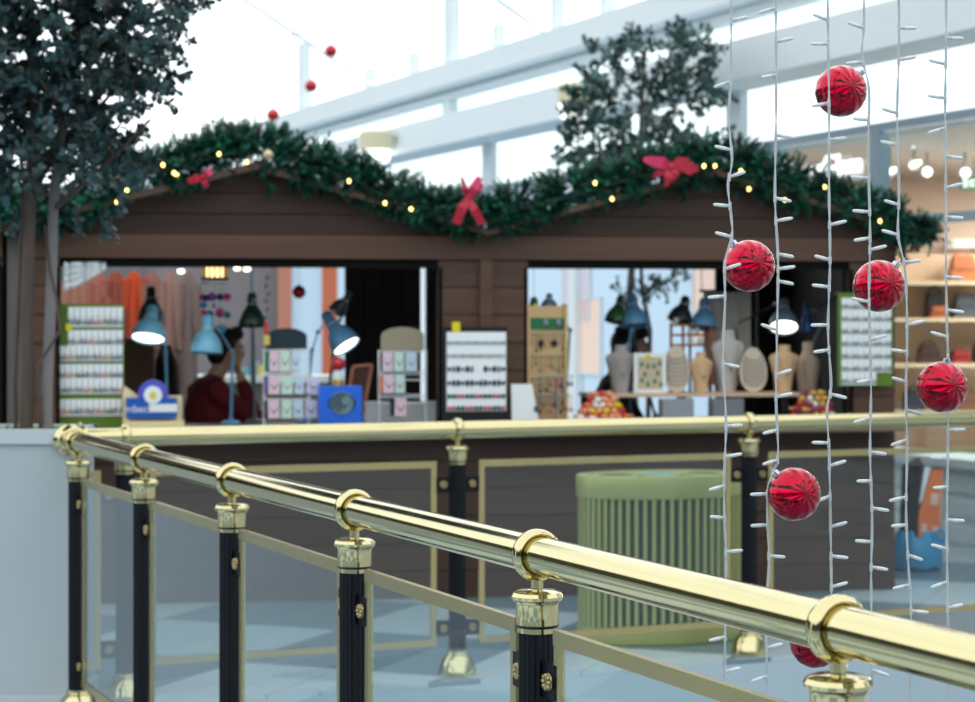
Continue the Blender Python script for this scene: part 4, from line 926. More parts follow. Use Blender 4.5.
i = rack('white wire card rack with a tan arched header', 379, 426, 327, 350, mat('tan_card', (160, 150, 128), .6, var=.04), [
    (352, 371, [(382, 393, 0), (393.5, 404, 0), (405, 417, 0)], None), (375, 393, [(383, 394, 0), (394.5, 405, 0)], ORC), (398, 416, [(394, 406, 2)], DG)], [372, 380, 395, 404])
# red charm on rack
i = It('hanging_charm', 'small red and yellow charm hanging on the left post of the dark-headed rack', 'charm', 266, .03, py=345)
m = MB(); m.cyl((0, 0, i.z(334)), (0, 0, i.z(322)), .012, .009, 10); m.build('tassel', mat('bright_red', (216, 30, 34), .5), i.o, True)
m = MB(); m.box(-.012, .02, -.004, .004, i.z(345), i.z(335)); m.build('tag', mat('mustard_tag', (222, 196, 90), .6), i.o)
m = MB(); m.torus((0, 0, i.z(320)), (0, 1, 0), .008, .002, 12, 5); m.build('hook', GREY_M, i.o)

# blue shell box
i = It('gift_box', 'bright blue box with a silvery shell picture on the left counter', 'box', 340, -.06)
BB = mat('royal_blue_card', (34, 108, 228), .35, var=.25, scale=(9, 9, 9))
m = MB(); m.box(i.x(319), i.x(362), 0, .1, 0, i.z(386)); m.build('body', BB, i.o)
c = i.p(342, 403); SIL = mat('silver_print', (120, 150, 160), .4, var=.3, scale=(30, 30, 30)); DK = mat('dark_print', (20, 40, 70), .4)
M = Matrix.Translation(c) @ Matrix.Rotation(R(-35), 4, 'Y')
m = MB(); m.lathe([(.075, 0), (.075, .003)], c + Vector((0, -.003, 0)), (0, 1, 0), 28, True, 1, .72); m.build('dark_oval', DK, i.o)
m = MB()
for k in range(4): m.torus(c + Vector((.006 * k, -.006, -.004 * k)), (0, 1, 0), .058 - .014 * k, .004, 24, 5)
m.sph(c + Vector((.02, -.006, .01)), (.024, .004, .024), 12, 6); m.build('shell_print', SIL, i.o)
z_box = i.z(386) + COUNTER
i = It('jar_ornament', 'small gold and white jar with a red globe on the blue box', 'ornament', 338, 0.0, z_box)
m = MB(); m.lathe([(.03, 0), (.032, .004), (.026, .012), (.03, .02), (.026, .034)], n=16); m.build('base', mat('gold_plastic', (196, 160, 70), .4, .4), i.o, True)
m = MB(); m.lathe([(.026, .034), (.028, .06), (.02, .085)], n=16); m.build('jar', WHITE_P, i.o, True)
m = MB(); m.sph((0, 0, .118), .04, 14, 10); m.build('globe', REDB, i.o, True)
# wooden frame
i = It('picture_frame', 'pinkish wooden frame leaning behind the blue box', 'frame', 360, .3)
m = MB()
for a, b in (((353, 367), (372, 365)), ((372, 365), (364, 410)), ((353, 367), (346, 410)), ((346, 410), (364, 410))): m.cyl(i.p(*a), i.p(*b), .011, n=6)
m.build('frame', mat('rosewood', (186, 122, 96), .5), i.o)
m = MB(); m.prism([(i.x(353), i.z(367)), (i.x(372), i.z(366)), (i.x(364), i.z(410)), (i.x(346), i.z(410))], .006, .012); m.build('backing', mat('brown_backing', (86, 50, 34), .6), i.o)
m = MB(); m.cyl(i.p(355, 410), (i.x(355), .1, 0), .006); m.build('stand', BLACKWOOD, i.o)
i = It('storage_box', 'low white storage box behind the tan-headed rack', 'box', 402, .22)
m = MB(); m.box(i.x(366), i.x(439), 0, .2, 0, i.z(403)); m.build('body', WHITE_P, i.o)
m = MB(); m.box(i.x(365), i.x(440), -.005, .205, i.z(405), i.z(403) + .004); m.build('lid', WHITE_P, i.o)

# black jewellery tray
i = It('jewellery_tray', 'upright black tray of bracelets on white rows before the middle post', 'display board', 475, -.16)
m = MB(); x0, x1, zt = i.x(443), i.x(507), i.z(327)
m.box(x0, x1, 0, .03, 0, zt); m.build('tray', mat('black_velvet', (12, 14, 20), .7), i.o)
m = MB(); m.box(x0 + .02, x1 - .006, -.005, 0, i.z(411), i.z(332)); pad = m.build('pad', WHITE_C, i.o)
for r_, (py, cs) in enumerate(((343, (0, 5)), (356, (5, 0)), (369, (0, 5)), (383, (0, 4)), (396, (1, 3)), (408, (3, 1)))):
    n = 13
    m = MB()
    for k in range(n):
        if r_ == 2 and 5 < k < 8: continue
        m.mi = k % 2 if r_ < 4 else (k // 2) % 2
        x = x0 + .034 + (x1 - x0 - .055) * k / (n - 1)
        if r_ < 2: m.torus((x, -.008, i.z(py)), (0, 1, 0), .0085, .0022, 10, 5)
        elif r_ < 4: m.sph((x, -.008, i.z(py)), (.011, .006, .019 if k % 3 else .012), 8, 5)
        else: m.sph((x, -.008, i.z(py)), (.0125, .008, .014), 8, 5)
    m.build('bracelet_row', [JEWELS[cs[0]], JEWELS[cs[1]]], pad)
m = MB(); m.box(i.x(452), i.x(460), -.008, -.002, i.z(332), i.z(322)); part(m.build('sticker', YEL, i.o), 'yellow price sticker')
m = MB(); m.cyl((0, .03, zt * .7), (0, .14, .0), .007); m.build('easel', BLACKWOOD, i.o)
i = It('sign_card', 'blank white tilted card leaning right of the black bracelet tray', 'card', 525, -.14)
m = MB(); m.prism([(i.x(512), 0.0), (i.x(540), 0.0), (i.x(532), i.z(384)), (i.x(511), i.z(384))], 0, .006); m.build('sheet', WHITE_C, i.o)
m = MB(); m.box(i.x(534), i.x(538), -.004, 0, i.z(412), i.z(406)); m.build('print', JEWELS[1], i.o)
m = MB(); m.cyl((0, .006, .1), (0, .07, 0), .004); m.build('strut', WHITE_P, i.o)

# tan earring tower
i = It('earring_tower', 'tall tan wooden earring tower with a green strip and hooks', 'display stand', 547, -.02)
m = MB(); x0, x1 = i.x(528), i.x(566); m.box(x0, x1, .0, .09, 0, i.z(306)); m.box(x0 - .006, x0 + .01, -.02, .09, 0, i.z(304)); m.box(x1 - .01, x1 + .006, -.02, .09, 0, i.z(304)); m.build('body', TAN, i.o)
m = MB(); m.box(x0 + .01, x1 - .01, -.01, 0, i.z(329), i.z(318)); m.build('green_strip', mat('green_felt', (40, 110, 72), .8), i.o)
for (px, py) in ((546, 323), (559, 323), (541, 343), (554, 343)):
    m = MB(); m.sph(i.p(px, py, -.014), (.016, .008, .022), 8, 6); m.build('brooch', JEWELS[5] if py < 330 else JEWELS[0], i.o, True)
for py, n, cs in ((334, 8, 5), (356, 9, 5), (378, 9, 4), (395, 9, 2)):
    m = MB(); m.cyl((x0, -.012, i.z(py)), (x1, -.012, i.z(py)), .0025, n=5)
    m.build('hook_bar', GREY_M, i.o)
    for k in range(n):
        x = x0 + .02 + (x1 - x0 - .04) * k / (n - 1); m = MB(); L = rnd.uniform(.04, .09); m.cyl((x, -.014, i.z(py)), (x, -.014, i.z(py) - L), .0015, n=4); m.sph((x, -.014, i.z(py) - L), (.005, .004, .012), 6, 5); m.build('earring', JEWELS[(k + cs) % 6], i.o)
i = It('earring_stand', 'wire stand of colourful dangling earrings in front of the tan tower', 'display stand', 556, -.15)
m = MB(); m.cyl((0, 0, 0), (0, 0, i.z(376)), .004, n=6); m.cyl((i.x(538), 0, i.z(376)), (i.x(574), 0, i.z(376)), .003, n=6); m.cyl((i.x(540), 0, i.z(396)), (i.x(572), 0, i.z(396)), .003, n=6); m.lathe([(.05, 0), (.05, .006), (.01, .01)], n=16); m.build('wire_frame', GREY_M, i.o)
for py in (376, 396):
    for k in range(10):
        px = 540 + 3.5 * k; a = i.p(px, py, -.004); L = rnd.uniform(.04, .085); m = MB(); m.cyl(a, a - Vector((0, 0, L)), .0018, n=4); m.sph(a - Vector((0, 0, L)), (.008, .005, .015), 6, 5); m.build('earring', JEWELS[(k * 7 + py) % 6], i.o)
for px, l in ((534, 'small dark green ornament hanging above the left of the tan tower'),):
    i = It('hanging_ornament', l, 'ornament', px, .1, py=306)
    m = MB(); m.sph((0, 0, .02), (.024, .02, .034), 10, 7); m.build('body', GREEN_L, i.o, True); m = MB(); m.cyl((0, 0, .05), (0, 0, 1.83 - i.z0), .0015, n=4); m.build('thread', WIRE, i.o); m = MB(); m.box(-.008, .01, -.026, -.02, -.015, .012); m.build('tag', YEL, i.o)

# ------------------------------------------------------------------ shelf and necklace displays (right hut)
SH = It('display_shelf', 'long pale shelf carrying the necklace stands in the right hut', 'shelf', 690, .12)
shz = KZ(690, 393, .12)
m = MB(); m.box(SH.x(588), SH.x(800), 0, .28, shz - COUNTER - .022, shz - COUNTER); m.build('board', mat('pale_pine', (214, 184, 156), .5, var=.08), SH.o)
for px in (592, 690, 797):
    m = MB(); m.box(SH.x(px) - .012, SH.x(px) + .012, .12, .28, 0, shz - COUNTER - .022); m.build('support', BLACKWOOD, SH.o)
def bust(label, px, hw, py_top, mt, v=.22, neck=True, base=None):
    i = It('necklace_bust', label, 'necklace bust', px, v, base if base is not None else shz); H = i.z(py_top); w_ = hw * i.s
    m = MB(); n = 20; rings = []
    for f, wx, dy in ((0, .50, .10), (.04, .52, .10), (.35, .66, .075), (.62, .92, .06), (.72, 1.0, .06), (.79, .88, .055), (.84, .5, .05), (.9, .40, .045), (.985, .42, .045), (1, .38, .04)):
        rings.append([Vector((w_ * wx * math.cos(2 * math.pi * k / n), -.0 + dy * .6 * math.sin(2 * math.pi * k / n) * (1 if wx > .3 else 1) + (.02 * (1 - f)), H * f)) for k in range(n)])
    m.ring_loft(rings); m.build('form', mt, i.o, True)
    if neck:
        m = MB(); m.tube([(w_ * .5 * math.cos(a), -.045 - .012 * abs(math.sin(a)), H * (.78) - H * .38 * abs(math.sin(a))) for a in [math.pi * k / 12 for k in range(13)]], .0022, 5); m.sph((0, -.062, H * .38), (.009, .005, .012), 8, 6); m.build('necklace', JEWELS[5], i.o)
GREYB = mat('grey_linen', (168, 160, 158), .8, var=.06); TANB = mat('tan_linen', (222, 184, 142), .75, var=.05); TANB2 = mat('pale_linen', (196, 176, 156), .75, var=.05); WHT_B = mat('white_linen', (204, 200, 196), .75, var=.06)
bust('grey linen necklace bust in front of the person in black', 621, 16, 345, GREYB)
bust('tan necklace bust under the unlit blue lamp', 701, 12.5, 352, TANB)
bust('tall pale grey necklace form behind the second oval board', 728, 17, 330, WHT_B, .33)
bust('tan necklace bust under the lit blue lamp', 784, 15.5, 345, TANB)
bust('pale necklace bust right of the tan one, beyond the lit lamp', 808, 13, 342, TANB2, .34, True, COUNTER)
def oval_board(label, px, hw, py_top, v=.19):
    i = It('necklace_board', label, 'display board', px, v, shz); H = i.z(py_top); w_ = hw * i.s
    m = MB(); m.prism([(w_ * math.cos(t) * (1 - .12 * math.sin(t)), H / 2 + H / 2 * math.sin(t)) for t in [2 * math.pi * k / 32 for k in range(32)]], 0, .012); b = m.build('board', mat('cream_linen', (214, 198, 178), .8, var=.06), i.o); b.rotation_euler.x = R(-6)
    for k in range(7):
        z = H * (.82 - .09 * k); ww = w_ * .78 * math.sqrt(max(.05, 1 - ((z - H / 2) / (H / 2)) ** 2)); m = MB()
        m.tube([(ww * math.cos(a), -.006 - (0), z - H * .13 * math.sin(a)) for a in [math.pi * j / 10 for j in range(11)]], .0028, 5); q = m.build('necklace', JEWELS[5] if k % 2 else mat('dull_silver', (150, 146, 140), .4, .3), i.o); q.rotation_euler.x = R(-6)
    m = MB(); m.cyl((0, .02, H * .6), (0, .09, 0), .005); m.build('easel', BLACKWOOD, i.o)
oval_board('oval cream necklace board right of the white framed card', 677, 13.5, 345)
oval_board('oval cream necklace board right of the tall grey form', 754, 14, 347)
i = It('earring_display', 'white square frame of green earrings with a yellow sticker', 'display board', 649, .17, shz)
m = MB(); x0, x1, zt = i.x(634), i.x(666), i.z(353); m.box(x0, x1, 0, .014, 0, zt); m.build('frame', WHITE_C, i.o)
m = MB(); m.box(x0 + .022, x1 - .022, -.003, 0, .022, zt - .022); pd = m.build('pad', mat('beige_pad', (206, 192, 166), .8), i.o)
for (px, py) in ((642, 364), (648, 366), (654, 366), (660, 363), (642, 380), (648, 384), (655, 381), (661, 384), (645, 374), (658, 373)):
    m = MB(); m.sph(i.p(px, py, -.006), (.011, .005, .016), 8, 5); m.build('earring', mat('sage_jewel', (96, 140, 112), .4), pd, True)
m = MB(); m.cyl(i.p(648, 357, -.008), i.p(648, 357, 0), .016, n=14); part(m.build('sticker', YEL, i.o), 'round yellow sticker')
m = MB(); m.cyl((0, .014, zt * .7), (0, .09, 0), .005); m.build('easel', BLACKWOOD, i.o)
for (pa, pb, l, c) in ((662, 694, 'grey plastic drawer box under the shelf, below the first oval board', (150, 156, 166)), (712, 744, 'grey plastic drawer box under the shelf, below the tall grey form', (120, 126, 136))):
    i = It('drawer_box', l, 'box', (pa + pb) / 2, .02); mt = mat('plastic_%d' % c[0], c, .35)
    m = MB(); m.box(i.x(pa), i.x(pb), 0, .09, 0, i.z(399)); m.build('body', mt, i.o)
    m = MB(); m.box(i.x(pa + 1), i.x(pb - 1), -.008, 0, .01, i.z(401)); m.build('drawer_front', mt, i.o)

# sweets
SW = [mat('sweet_' + k, c, .35, var=.1) for k, c in dict(orange=(232, 112, 56), red=(200, 40, 44), white=(236, 226, 220), peach=(238, 160, 120), yellow=(236, 200, 50), plum=(140, 40, 70), gold=(204, 160, 80)).items()]
def sweet_mesh(k):
    m = MB(); m.sph((0, 0, 0), (.020, .018, .019), 10, 7)
    for s in (1, -1): m.cyl((s * .017, 0, 0), (s * .033, 0, 0), .003, .011, 8)
    q = m.build('wrapped_sweet', SW[k], None, True); me = q.data; bpy.data.objects.remove(q); return me
SWM = [sweet_mesh(k) for k in range(7)]
def heap(label, group, px0, px1, ytop, v, n, pal, r=.021):
    c = 0; layer = 0
    uL, uR = KU(px0, v), KU(px1, v); dv = .13
    while c < n and layer < 6:
        sh = layer * .02; nx = int((uR - uL - 2 * sh) / .043); ny = max(1, int((dv - layer * .02) / .040))
        for a in range(nx):
            for b in range(ny):
                if c >= n: break
                u = uL + sh + .021 + a * .043 + rnd.uniform(-.003, .003); vv = v + layer * .014 + b * .041 + rnd.uniform(-.002, .002)
                me = SWM[pal[rnd.randrange(len(pal))]]
                o = bpy.data.objects.new('wrapped_sweet', me); C.objects.link(o); o.location = KW(u, vv, COUNTER + .0185 + layer * .031)
                o.rotation_euler = (rnd.uniform(-.3, .3), rnd.uniform(-.3, .3), rnd.uniform(0, 6.28)); tag(o, label, 'sweet', group); c += 1
        layer += 1
heap('wrapped orange, red or white sweet in the heap beside the tan earring tower', 'sweets heaped left of the shelf', 574, 640, 390, -.13, 110, [0, 0, 1, 2, 3, 3, 4])
heap('wrapped red, plum or gold sweet in the heap under the necklace busts at right', 'sweets heaped at the right end of the counter', 788, 846, 385, -.12, 110, [1, 5, 6, 6, 5, 2, 4])
i = It('tissue_parcel', 'pale pink tissue parcel before the orange sweets', 'parcel', 586, -.21)
m = MB(); rings = []
for h, r_ in ((0, .07), (.02, .08), (.045, .06), (.06, .03)): rings.append([Vector((r_ * 1.0 * math.cos(2 * math.pi * k / 16) * (1 + .1 * math.sin(k * 2.2)), r_ * .4 * math.sin(2 * math.pi * k / 16), h + .006 * math.sin(k * 1.3))) for k in range(16)])
m.ring_loft(rings); m.build('wrap', mat('pink_tissue', (232, 206, 206), .6), i.o, True); m = MB(); m.torus((0, 0, .058), (0, 0, 1), .02, .005, 12, 5); m.build('tie', PINKS, i.o)

# ------------------------------------------------------------------ people
def capsule(m, p0, p1, r0, r1): m.cyl(p0, p1, r0, r1, 14); m.sph(p0, r0, 14, 8); m.sph(p1, r1, 14, 8)
def remeshed(m, name, mt, parent, voxel=.012, loc=None, rotz=0):
    o = m.build(name, mt, None, True); md = o.modifiers.new('r', 'REMESH'); md.mode = 'VOXEL'; md.voxel_size = voxel
    sm = o.modifiers.new('s', 'SMOOTH'); sm.iterations = 4; sm.factor = .5
    dg = bpy.context.evaluated_depsgraph_get(); me = bpy.data.meshes.new_from_object(o.evaluated_get(dg)); bpy.data.objects.remove(o)
    for p in me.polygons: p.use_smooth = True
    me.materials.clear(); me.materials.append(mt)
    o = bpy.data.objects.new(name, me); C.objects.link(o); o.parent = parent
    if loc is not None: o.location = loc; o.rotation_euler.z = rotz
    return o
V = Vector
def person(label, loc, yaw, top_mt, pants_mt, hair_long, lean, chin_hand):
    """seated figure; local +x is the way it faces, z up from the floor"""
    hip = V((0, 0, .53)); chest = V((lean * .7, 0, .92)); neck = V((lean, 0, 1.13)); head = V((lean + .085, 0, 1.29))
    b = MB()
    b.sph(hip + V((0, 0, .02)), (.13, .165, .12)); b.sph((hip + chest) / 2, (.115, .15, .2)); b.sph(chest, (.12, .175, .19)); b.sph(chest + V((.01, 0, .14)), (.09, .17, .08))
    capsule(b, neck - V((.02, 0, .06)), head - V((.03, 0, .08)), .055, .05)
    t = V((.16, 0, -.10)).normalized()
    b.sph(head, (.098, .076, .118), 20, 14); b.sph(head + V((.045, 0, -.055)), (.055, .055, .06)); b.sph(head + V((.105, 0, -.02)), (.022, .015, .024)); b.sph(head + V((.088, 0, -.062)), (.016, .026, .012))
    for s in (1, -1): b.sph(head + V((-.005, s * .078, -.015)), (.02, .012, .032)); b.sph(head + V((.085, s * .03, .028)), (.02, .03, .012))
    hands = []
    cl = MB(); cl.sph(hip + V((0, 0, .04)), (.145, .18, .13)); cl.sph((hip + chest) / 2, (.13, .165, .21)); cl.sph(chest, (.137, .192, .2)); cl.sph(chest + V((.01, 0, .145)), (.10, .185, .085)); capsule(cl, chest + V((.03, 0, .17)), neck - V((.0, 0, .03)), .075, .066)
    pt = MB(); pt.sph(hip, (.145, .178, .125))
    for s in (1, -1):
        sh = chest + V((.0, s * .175, .12)); el = chest + V((.16, s * .215, -.14)); wr = (head + V((.06, s * .07, -.15))) if (chin_hand and s == -1) else chest + V((.36, s * .12, -.02))
        if chin_hand and s == -1: el = chest + V((.24, s * .16, -.06))
        capsule(b, sh, el, .05, .042); capsule(b, el, wr, .041, .029)
        capsule(cl, sh, el, .066, .056); capsule(cl, el, el.lerp(wr, .8), .055, .044)
        d = (wr - el).normalized(); sd = V((0, -s, 0)); up = d.cross(sd).normalized()
        pal = wr + d * .05; b.sph(pal, (.046, .036, .022), 12, 8, up); 
        for k, (off, L) in enumerate(((-.027, .062), (-.009, .072), (.009, .068), (.026, .054))):
            a = pal + d * .035 + sd * off; k1 = a + d * L * .5; k2 = k1 + (d * .7 - up * .55).normalized() * L * .5
            capsule(b, a, k1, .0095, .009); capsule(b, k1, k2, .009, .0078)
        a = wr + d * .02 + sd * .03; k1 = a + (d * .6 + sd * .8).normalized() * .035; capsule(b, a, k1, .011, .0095); capsule(b, k1, k1 + d * .026, .0095, .008)
        hp = hip + V((.02, s * .09, 0)); kn = hip + V((.42, s * .11, .03)); an = V((.40, s * .11, .09))
        capsule(b, hp, kn, .078, .055); capsule(b, kn, an, .052, .036); b.sph(an + V((.06, 0, -.05)), (.12, .042, .038))
        capsule(pt, hp, kn, .092, .068); capsule(pt, kn, an + V((0, 0, .04)), .066, .055)
    body = remeshed(b, 'person', SKIN, None, .0095, loc, yaw); tag(body, label, 'person')
    remeshed(cl, 'sweater', top_mt, body, .014); remeshed(pt, 'trousers', pants_mt, body, .014)
    for s in (1, -1):
        m = MB(); m.sph(head + V((.088, s * .031, .008)), .011, 10, 8); m.mi = 1; m.sph(head + V((.097, s * .031, .008)), .005, 8, 6); m.build('eye', [WHITE_C, HAIR], body, True)
        m = MB(); m.sph(V((.47, s * .11, .035)), (.135, .048, .034), 14, 8); m.build('shoe', BLACKWOOD, body, True)
    h = MB(); h.sph(head + V((-.03, 0, .035)), (.1, .09, .105), 18, 12); h.sph(head + V((-.01, 0, .085)), (.095, .078, .06), 16, 10); h.sph(head + V((.05, 0, .09)), (.06, .07, .035)); h.sph(head + V((-.06, 0, -.02)), (.06, .075, .07))
    for k in range(26): h.sph(head + V((rnd.uniform(-.1, .09), rnd.uniform(-.07, .07), 0)) + V((0, 0, rnd.uniform(.09, .135))), (.024, .02, .022), 8, 6)
    if hair_long:
        h.sph(head + V((-.075, 0, -.1)), (.06, .1, .15)); h.sph(head + V((-.10, 0, -.22)), (.055, .11, .14)); capsule(h, head + V((.02, -.078, .05)), head + V((-.03, -.095, -.2)), .03, .035); capsule(h, head + V((.02, .078, .05)), head + V((-.03, .095, -.2)), .03, .035)
    remeshed(h, 'hair', HAIR, body, .010)
    return body
MAROON = mat('maroon_knit', (98, 14, 26), .85, var=.15, scale=(40, 40, 40), bump=.2); DENIM = mat('dark_denim', (36, 42, 58), .8, var=.1); BLKF = mat('black_fabric', (16, 16, 19), .85, var=.1)
def seat_at(px, v, py_head): return KW(KU(px, v), v), KZ(px, py_head, v)
p, zh = seat_at(197, .98, 351)
person('seated person in a maroon sweater looking down, behind the left counter', V((p.x, p.y, zh - 1.29)), KYAW + R(22), MAROON, DENIM, False, .10, True)
p2, zh2 = seat_at(604, .95, 349)
person('seated person in a black top behind the grey necklace bust', V((p2.x, p2.y, zh2 - 1.29)), KYAW + R(-18), BLKF, BLKF, True, .08, False)
def stool(label, p, top):
    o = thing('stool', label, 'stool', (p.x, p.y, 0), KYAW)
    m = MB(); m.lathe([(.16, top - .04), (.17, top - .03), (.17, top - .006), (.16, top)], n=24); m.build('seat', TAN, o, True)
    for sx in (1, -1):
        for sy in (1, -1): m = MB(); m.cyl((sx * .14, sy * .14, 0), (sx * .1, sy * .1, top - .03), .014, n=8); m.build('leg', BLACKWOOD, o)
stool('wooden stool under the person in maroon', p, .41 + zh - 1.29); stool('wooden stool under the person in black', p2, .41 + zh2 - 1.29)

# ------------------------------------------------------------------ things seen through the hut openings
def garment(label, px, D, ytop, wpx, hpx, rgb, group='clothes hanging beyond the left hut'):
    p = W(px, ytop, D); s = D / FPX; wd, h = wpx * s, hpx * s
    o = thing('hanging_coat', label, 'garment', p, 0, group); mt = mat('cloth_%d_%d_%d' % rgb, rgb, .85, var=.2, scale=(6, 6, 1.5))
    m = MB(); n = 24; rings = []
    for f, w2 in ((0, .16), (.03, .3), (.10, .46), (.3, .44), (.7, .48), (1, .52)):
        rings.append([V((wd * w2 * math.cos(2 * math.pi * k / n) * (1 + .04 * math.sin(k * 3)), .06 * math.sin(2 * math.pi * k / n) * (1 + .3 * math.sin(k * 5)) * (.4 + f), -h * f)) for k in range(n)])
    m.ring_loft(rings); m.build('body', mt, o, True)
    for s2 in (1, -1): m = MB(); m.cyl((s2 * wd * .40, 0, -h * .09), (s2 * wd * .52, -.01, -h * .6), .05, .04, 10); m.build('sleeve', mt, o, True)
    m = MB(); m.torus((0, 0, .05), (0, 1, 0), .03, .004, 12, 5); m.build('hanger_hook', GREY_M, o)
    return o
DR = 14.3
ry = W(100, 268, DR).z
cr_ = thing('clothes_rail', 'grey rail carrying salmon and orange clothes beyond the left hut', 'clothes rail', (W(130, 300, DR).x, DR, 0))
m = MB(); m.cyl((-1.0, 0, ry + .08), (.9, 0, ry + .08), .014, n=10); m.build('rail', GREY_M, cr_)
for x in (-.98, .88):
    m = MB(); m.cyl((x, 0, 0), (x, 0, ry + .08), .014, n=10); m.build('upright', GREY_M, cr_); m = MB(); m.box(x - .02, x + .02, -.25, .25, 0, .03); m.build('foot', GREY_M, cr_)
for (px, wpx, hpx, rgb, l) in ((76, 22, 120, (178, 124, 104), 'salmon coat at the left end of the clothes rail'), (98, 22, 130, (176, 108, 92), 'dusty rose coat second from the left on the rail'), (116, 20, 110, (160, 78, 60), 'terracotta coat in the middle of the rail'),
                               (134, 18, 80, (206, 76, 40), 'orange jacket above the tape stand'), (152, 20, 120, (156, 108, 96), 'mauve coat behind the lit blue lamp'), (170, 20, 130, (166, 128, 116), 'pale pink coat at right on the rail'), (189, 18, 130, (136, 116, 110), 'taupe coat at the right end of the rail')):
    garment(l, px, DR, 272, wpx, hpx, rgb)
i = It('brown_cabinet', 'plain brown cabinet behind the blue tape stand', 'cabinet', 139, 1.1, 0)
m = MB(); m.box(i.x(124), i.x(154), 0, .3, 0, i.z(338)); m.build('body', mat('brown_laminate', (104, 78, 58), .6, var=.1), i.o)
m = MB(); m.box(i.x(125), i.x(153), -.012, 0, .05, i.z(340)); m.build('door', mat('brown_laminate', (104, 78, 58), .6), i.o)
i = It('dark_coat', 'dark coat on a stand left of the person in maroon', 'garment', 166, 1.5, 0)
m = MB(); n = 20; rings = []
zt = i.z(345)
for f, w2 in ((.25, .2), (.4, .2), (.7, .16), (.92, .13), (1, .05)): rings.append([V((w2 * .55 * math.cos(2 * math.pi * k / n), .08 * math.sin(2 * math.pi * k / n), zt * f)) for k in range(n)])
m.ring_loft(rings); m.build('body', mat('espresso_cloth', (36, 26, 26), .8), i.o, True); m = MB(); m.cyl((0, 0, 0), (0, 0, zt * .98), .015); m.lathe([(.14, 0), (.14, .02), (.02, .03)], n=16); m.build('stand', GREY_M, i.o)
ct = thing('white_counter', 'white shop counter with pale top seen behind the person in maroon', 'counter', (W(280, 300, 15).x, 15.0, 0))
zc = W(0, 376, 15).z; s15 = 15 / FPX
m = MB(); m.box((165 - 280) * s15, (345 - 280) * s15, 0, .5, zc - .05, zc); m.build('top', mat('counter_white', (236, 240, 232), .4), ct)
m = MB(); m.box((167 - 280) * s15, (343 - 280) * s15, .04, .48, 0, zc - .05); m.build('body', mat('counter_taupe', (120, 112, 104), .6), ct)
for k, (px, hh, rgb) in enumerate(((262, 12, (220, 200, 80)), (248, 10, (90, 150, 170)), (256, 16, (150, 160, 165)), (240, 9, (210, 220, 215)))):
    p = W(px, 376, 15.2); s = 15.2 / FPX; o = thing('shop_jar', ('yellow jar at the right of the white counter', 'teal jar on the white counter beside the person in maroon', 'tall grey jar on the white counter', 'short white jar on the white counter nearest the person in maroon')[k], 'jar', (p.x, 15.2, zc), 0, 'jars on the white counter')
    m = MB(); m.lathe([(.026, 0), (.03, .01), (.03, hh * s * .8), (.02, hh * s * .9)], n=14); m.build('body', mat('jar_%d' % k, rgb, .3), o, True); m = MB(); m.cyl((0, 0, hh * s * .88), (0, 0, hh * s), .022, n=14); m.build('lid', GREY_M, o, True)
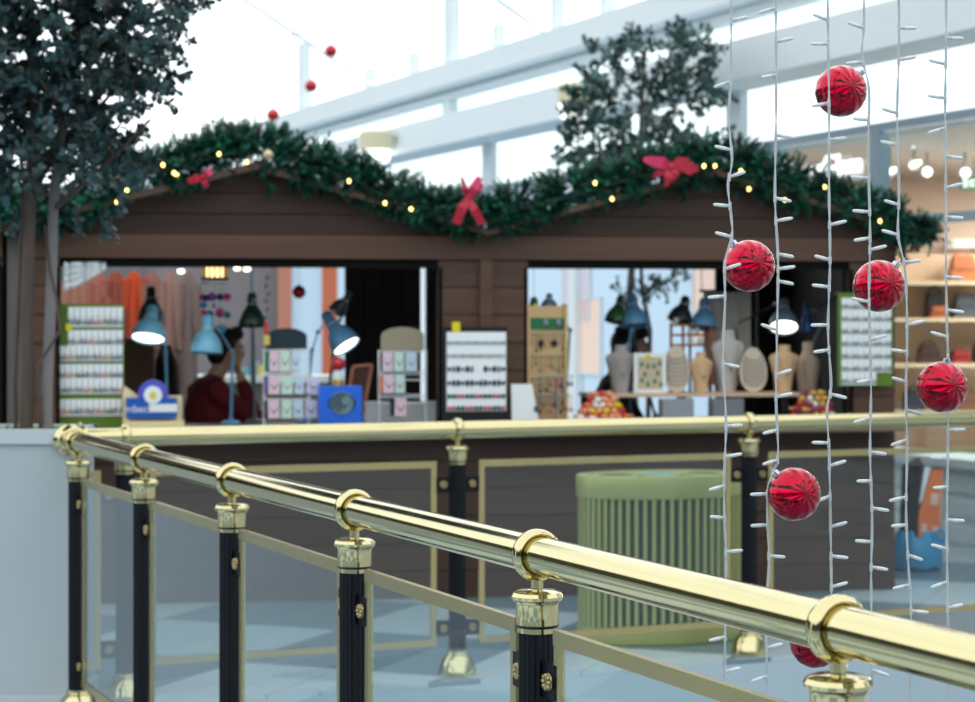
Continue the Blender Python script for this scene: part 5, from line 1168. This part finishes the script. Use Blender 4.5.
# far shop front seen through the left opening
def far_panel(name, px0, px1, z0, z1, D, mt): m = MB(); m.box(W(px0, 0, D).x, W(px1, 0, D).x, D, D + .08, z0, z1); return struct(m.build(name, mt))
far_panel('window_3', 290, 322, .2, 3.0, 22, mat('blue_lit_window', (176, 200, 218), .4, emit=.4))
far_panel('window_4', 418, 440, .2, 3.0, 22, mat('white_lit_window', (222, 222, 220), .4, emit=.5))
far_panel('trim_5', 278, 291, 0, 3.2, 21.9, mat('salmon_pillar', (196, 128, 104), .6))
far_panel('trim_6', 322, 337, 0, 3.2, 21.9, mat('orange_pillar', (206, 110, 74), .6))
far_panel('wall_shopfront', 155, 280, 0, 3.2, 22.1, mat('mauve_grey_wall', (126, 118, 120), .6, var=.1, scale=(1, 1, .3)))
for k, (px, py, l) in enumerate(((181, 273, 'leftmost bright downlight beyond the left hut'), (237, 270, 'bright downlight just right of the lantern'), (247, 271, 'second bright downlight right of the lantern'))):
    p = W(px, py, 19); o = thing('far_downlight', l, 'lamp', p); m = MB(); m.lathe([(.02, 0), (.03, .012), (.03, .03)], n=14); m.build('bulb', BULB, o, True); m = MB(); m.cyl((0, 0, .05), (0, 0, .9), .012, n=8); m.build('stem', GREY_M, o)
# rack of jars behind the charcoal lamp
i = It('wooden_rack', 'small orange-brown open rack behind the charcoal and blue lamps', 'rack', 690, .36, shz)
m = MB(); OBW = mat('orange_brown_wood', (164, 92, 44), .55, var=.15)
for px in (671, 683, 711): m.cyl((i.x(px), 0, 0), (i.x(px), 0, i.z(323)), .009, n=8)
for py in (325, 335, 345): m.cyl((i.x(671), 0, i.z(py)), (i.x(711), 0, i.z(py)), .007, n=8)
m.build('frame', OBW, i.o, True)
for px, py in ((676, 325), (690, 335), (697, 335), (704, 325), (690, 345), (700, 345)):
    m = MB(); m.lathe([(.012, 0), (.014, .004), (.014, .03), (.009, .036)], i.p(px, py) + V((0, 0, .007)), n=10); m.build('bottle', mat('pale_bottle', (206, 212, 216), .25), i.o, True)
i = It('hanging_cloth', 'grey cloth hanging behind the tall necklace form', 'cloth', 726, .55, py=385)
m = MB(); n = 14; rr = []
zt = i.z(292)
m.ring_loft([[V((i.x(704 + 46 * k / n), .015 * math.sin(k * 1.7), z)) for k in range(n + 1)] + [V((i.x(704 + 46 * (n - k) / n), .02 + .015 * math.sin((n - k) * 1.7), z)) for k in range(n + 1)] for z in (0, zt * .5, zt)])
m.build('cloth', mat('grey_voile', (186, 180, 174), .85, var=.15), i.o, True); m = MB(); m.cyl((i.x(700), .01, zt + .006), (i.x(754), .01, zt + .006), .008); m.build('rod', BLACKWOOD, i.o); m = MB(); m.cyl((i.x(702), .01, zt), (i.x(702), .01, 2.08 - i.z0), .003); m.cyl((i.x(752), .01, zt), (i.x(752), .01, 2.08 - i.z0), .003); m.build('cord', WIRE, i.o)
i = It('hanging_strip', 'narrow white ribbon hanging on the dark hut wall above the oval board', 'ribbon', 757, 1.9, py=352)
m = MB(); m.box(-.008, .008, 0, .004, 0, i.z(285)); m.build('ribbon', WIRE, i.o); m = MB(); m.cyl((0, 0, i.z(285)), (0, .1, i.z(285)), .006); m.build('nail', GREY_M, i.o)
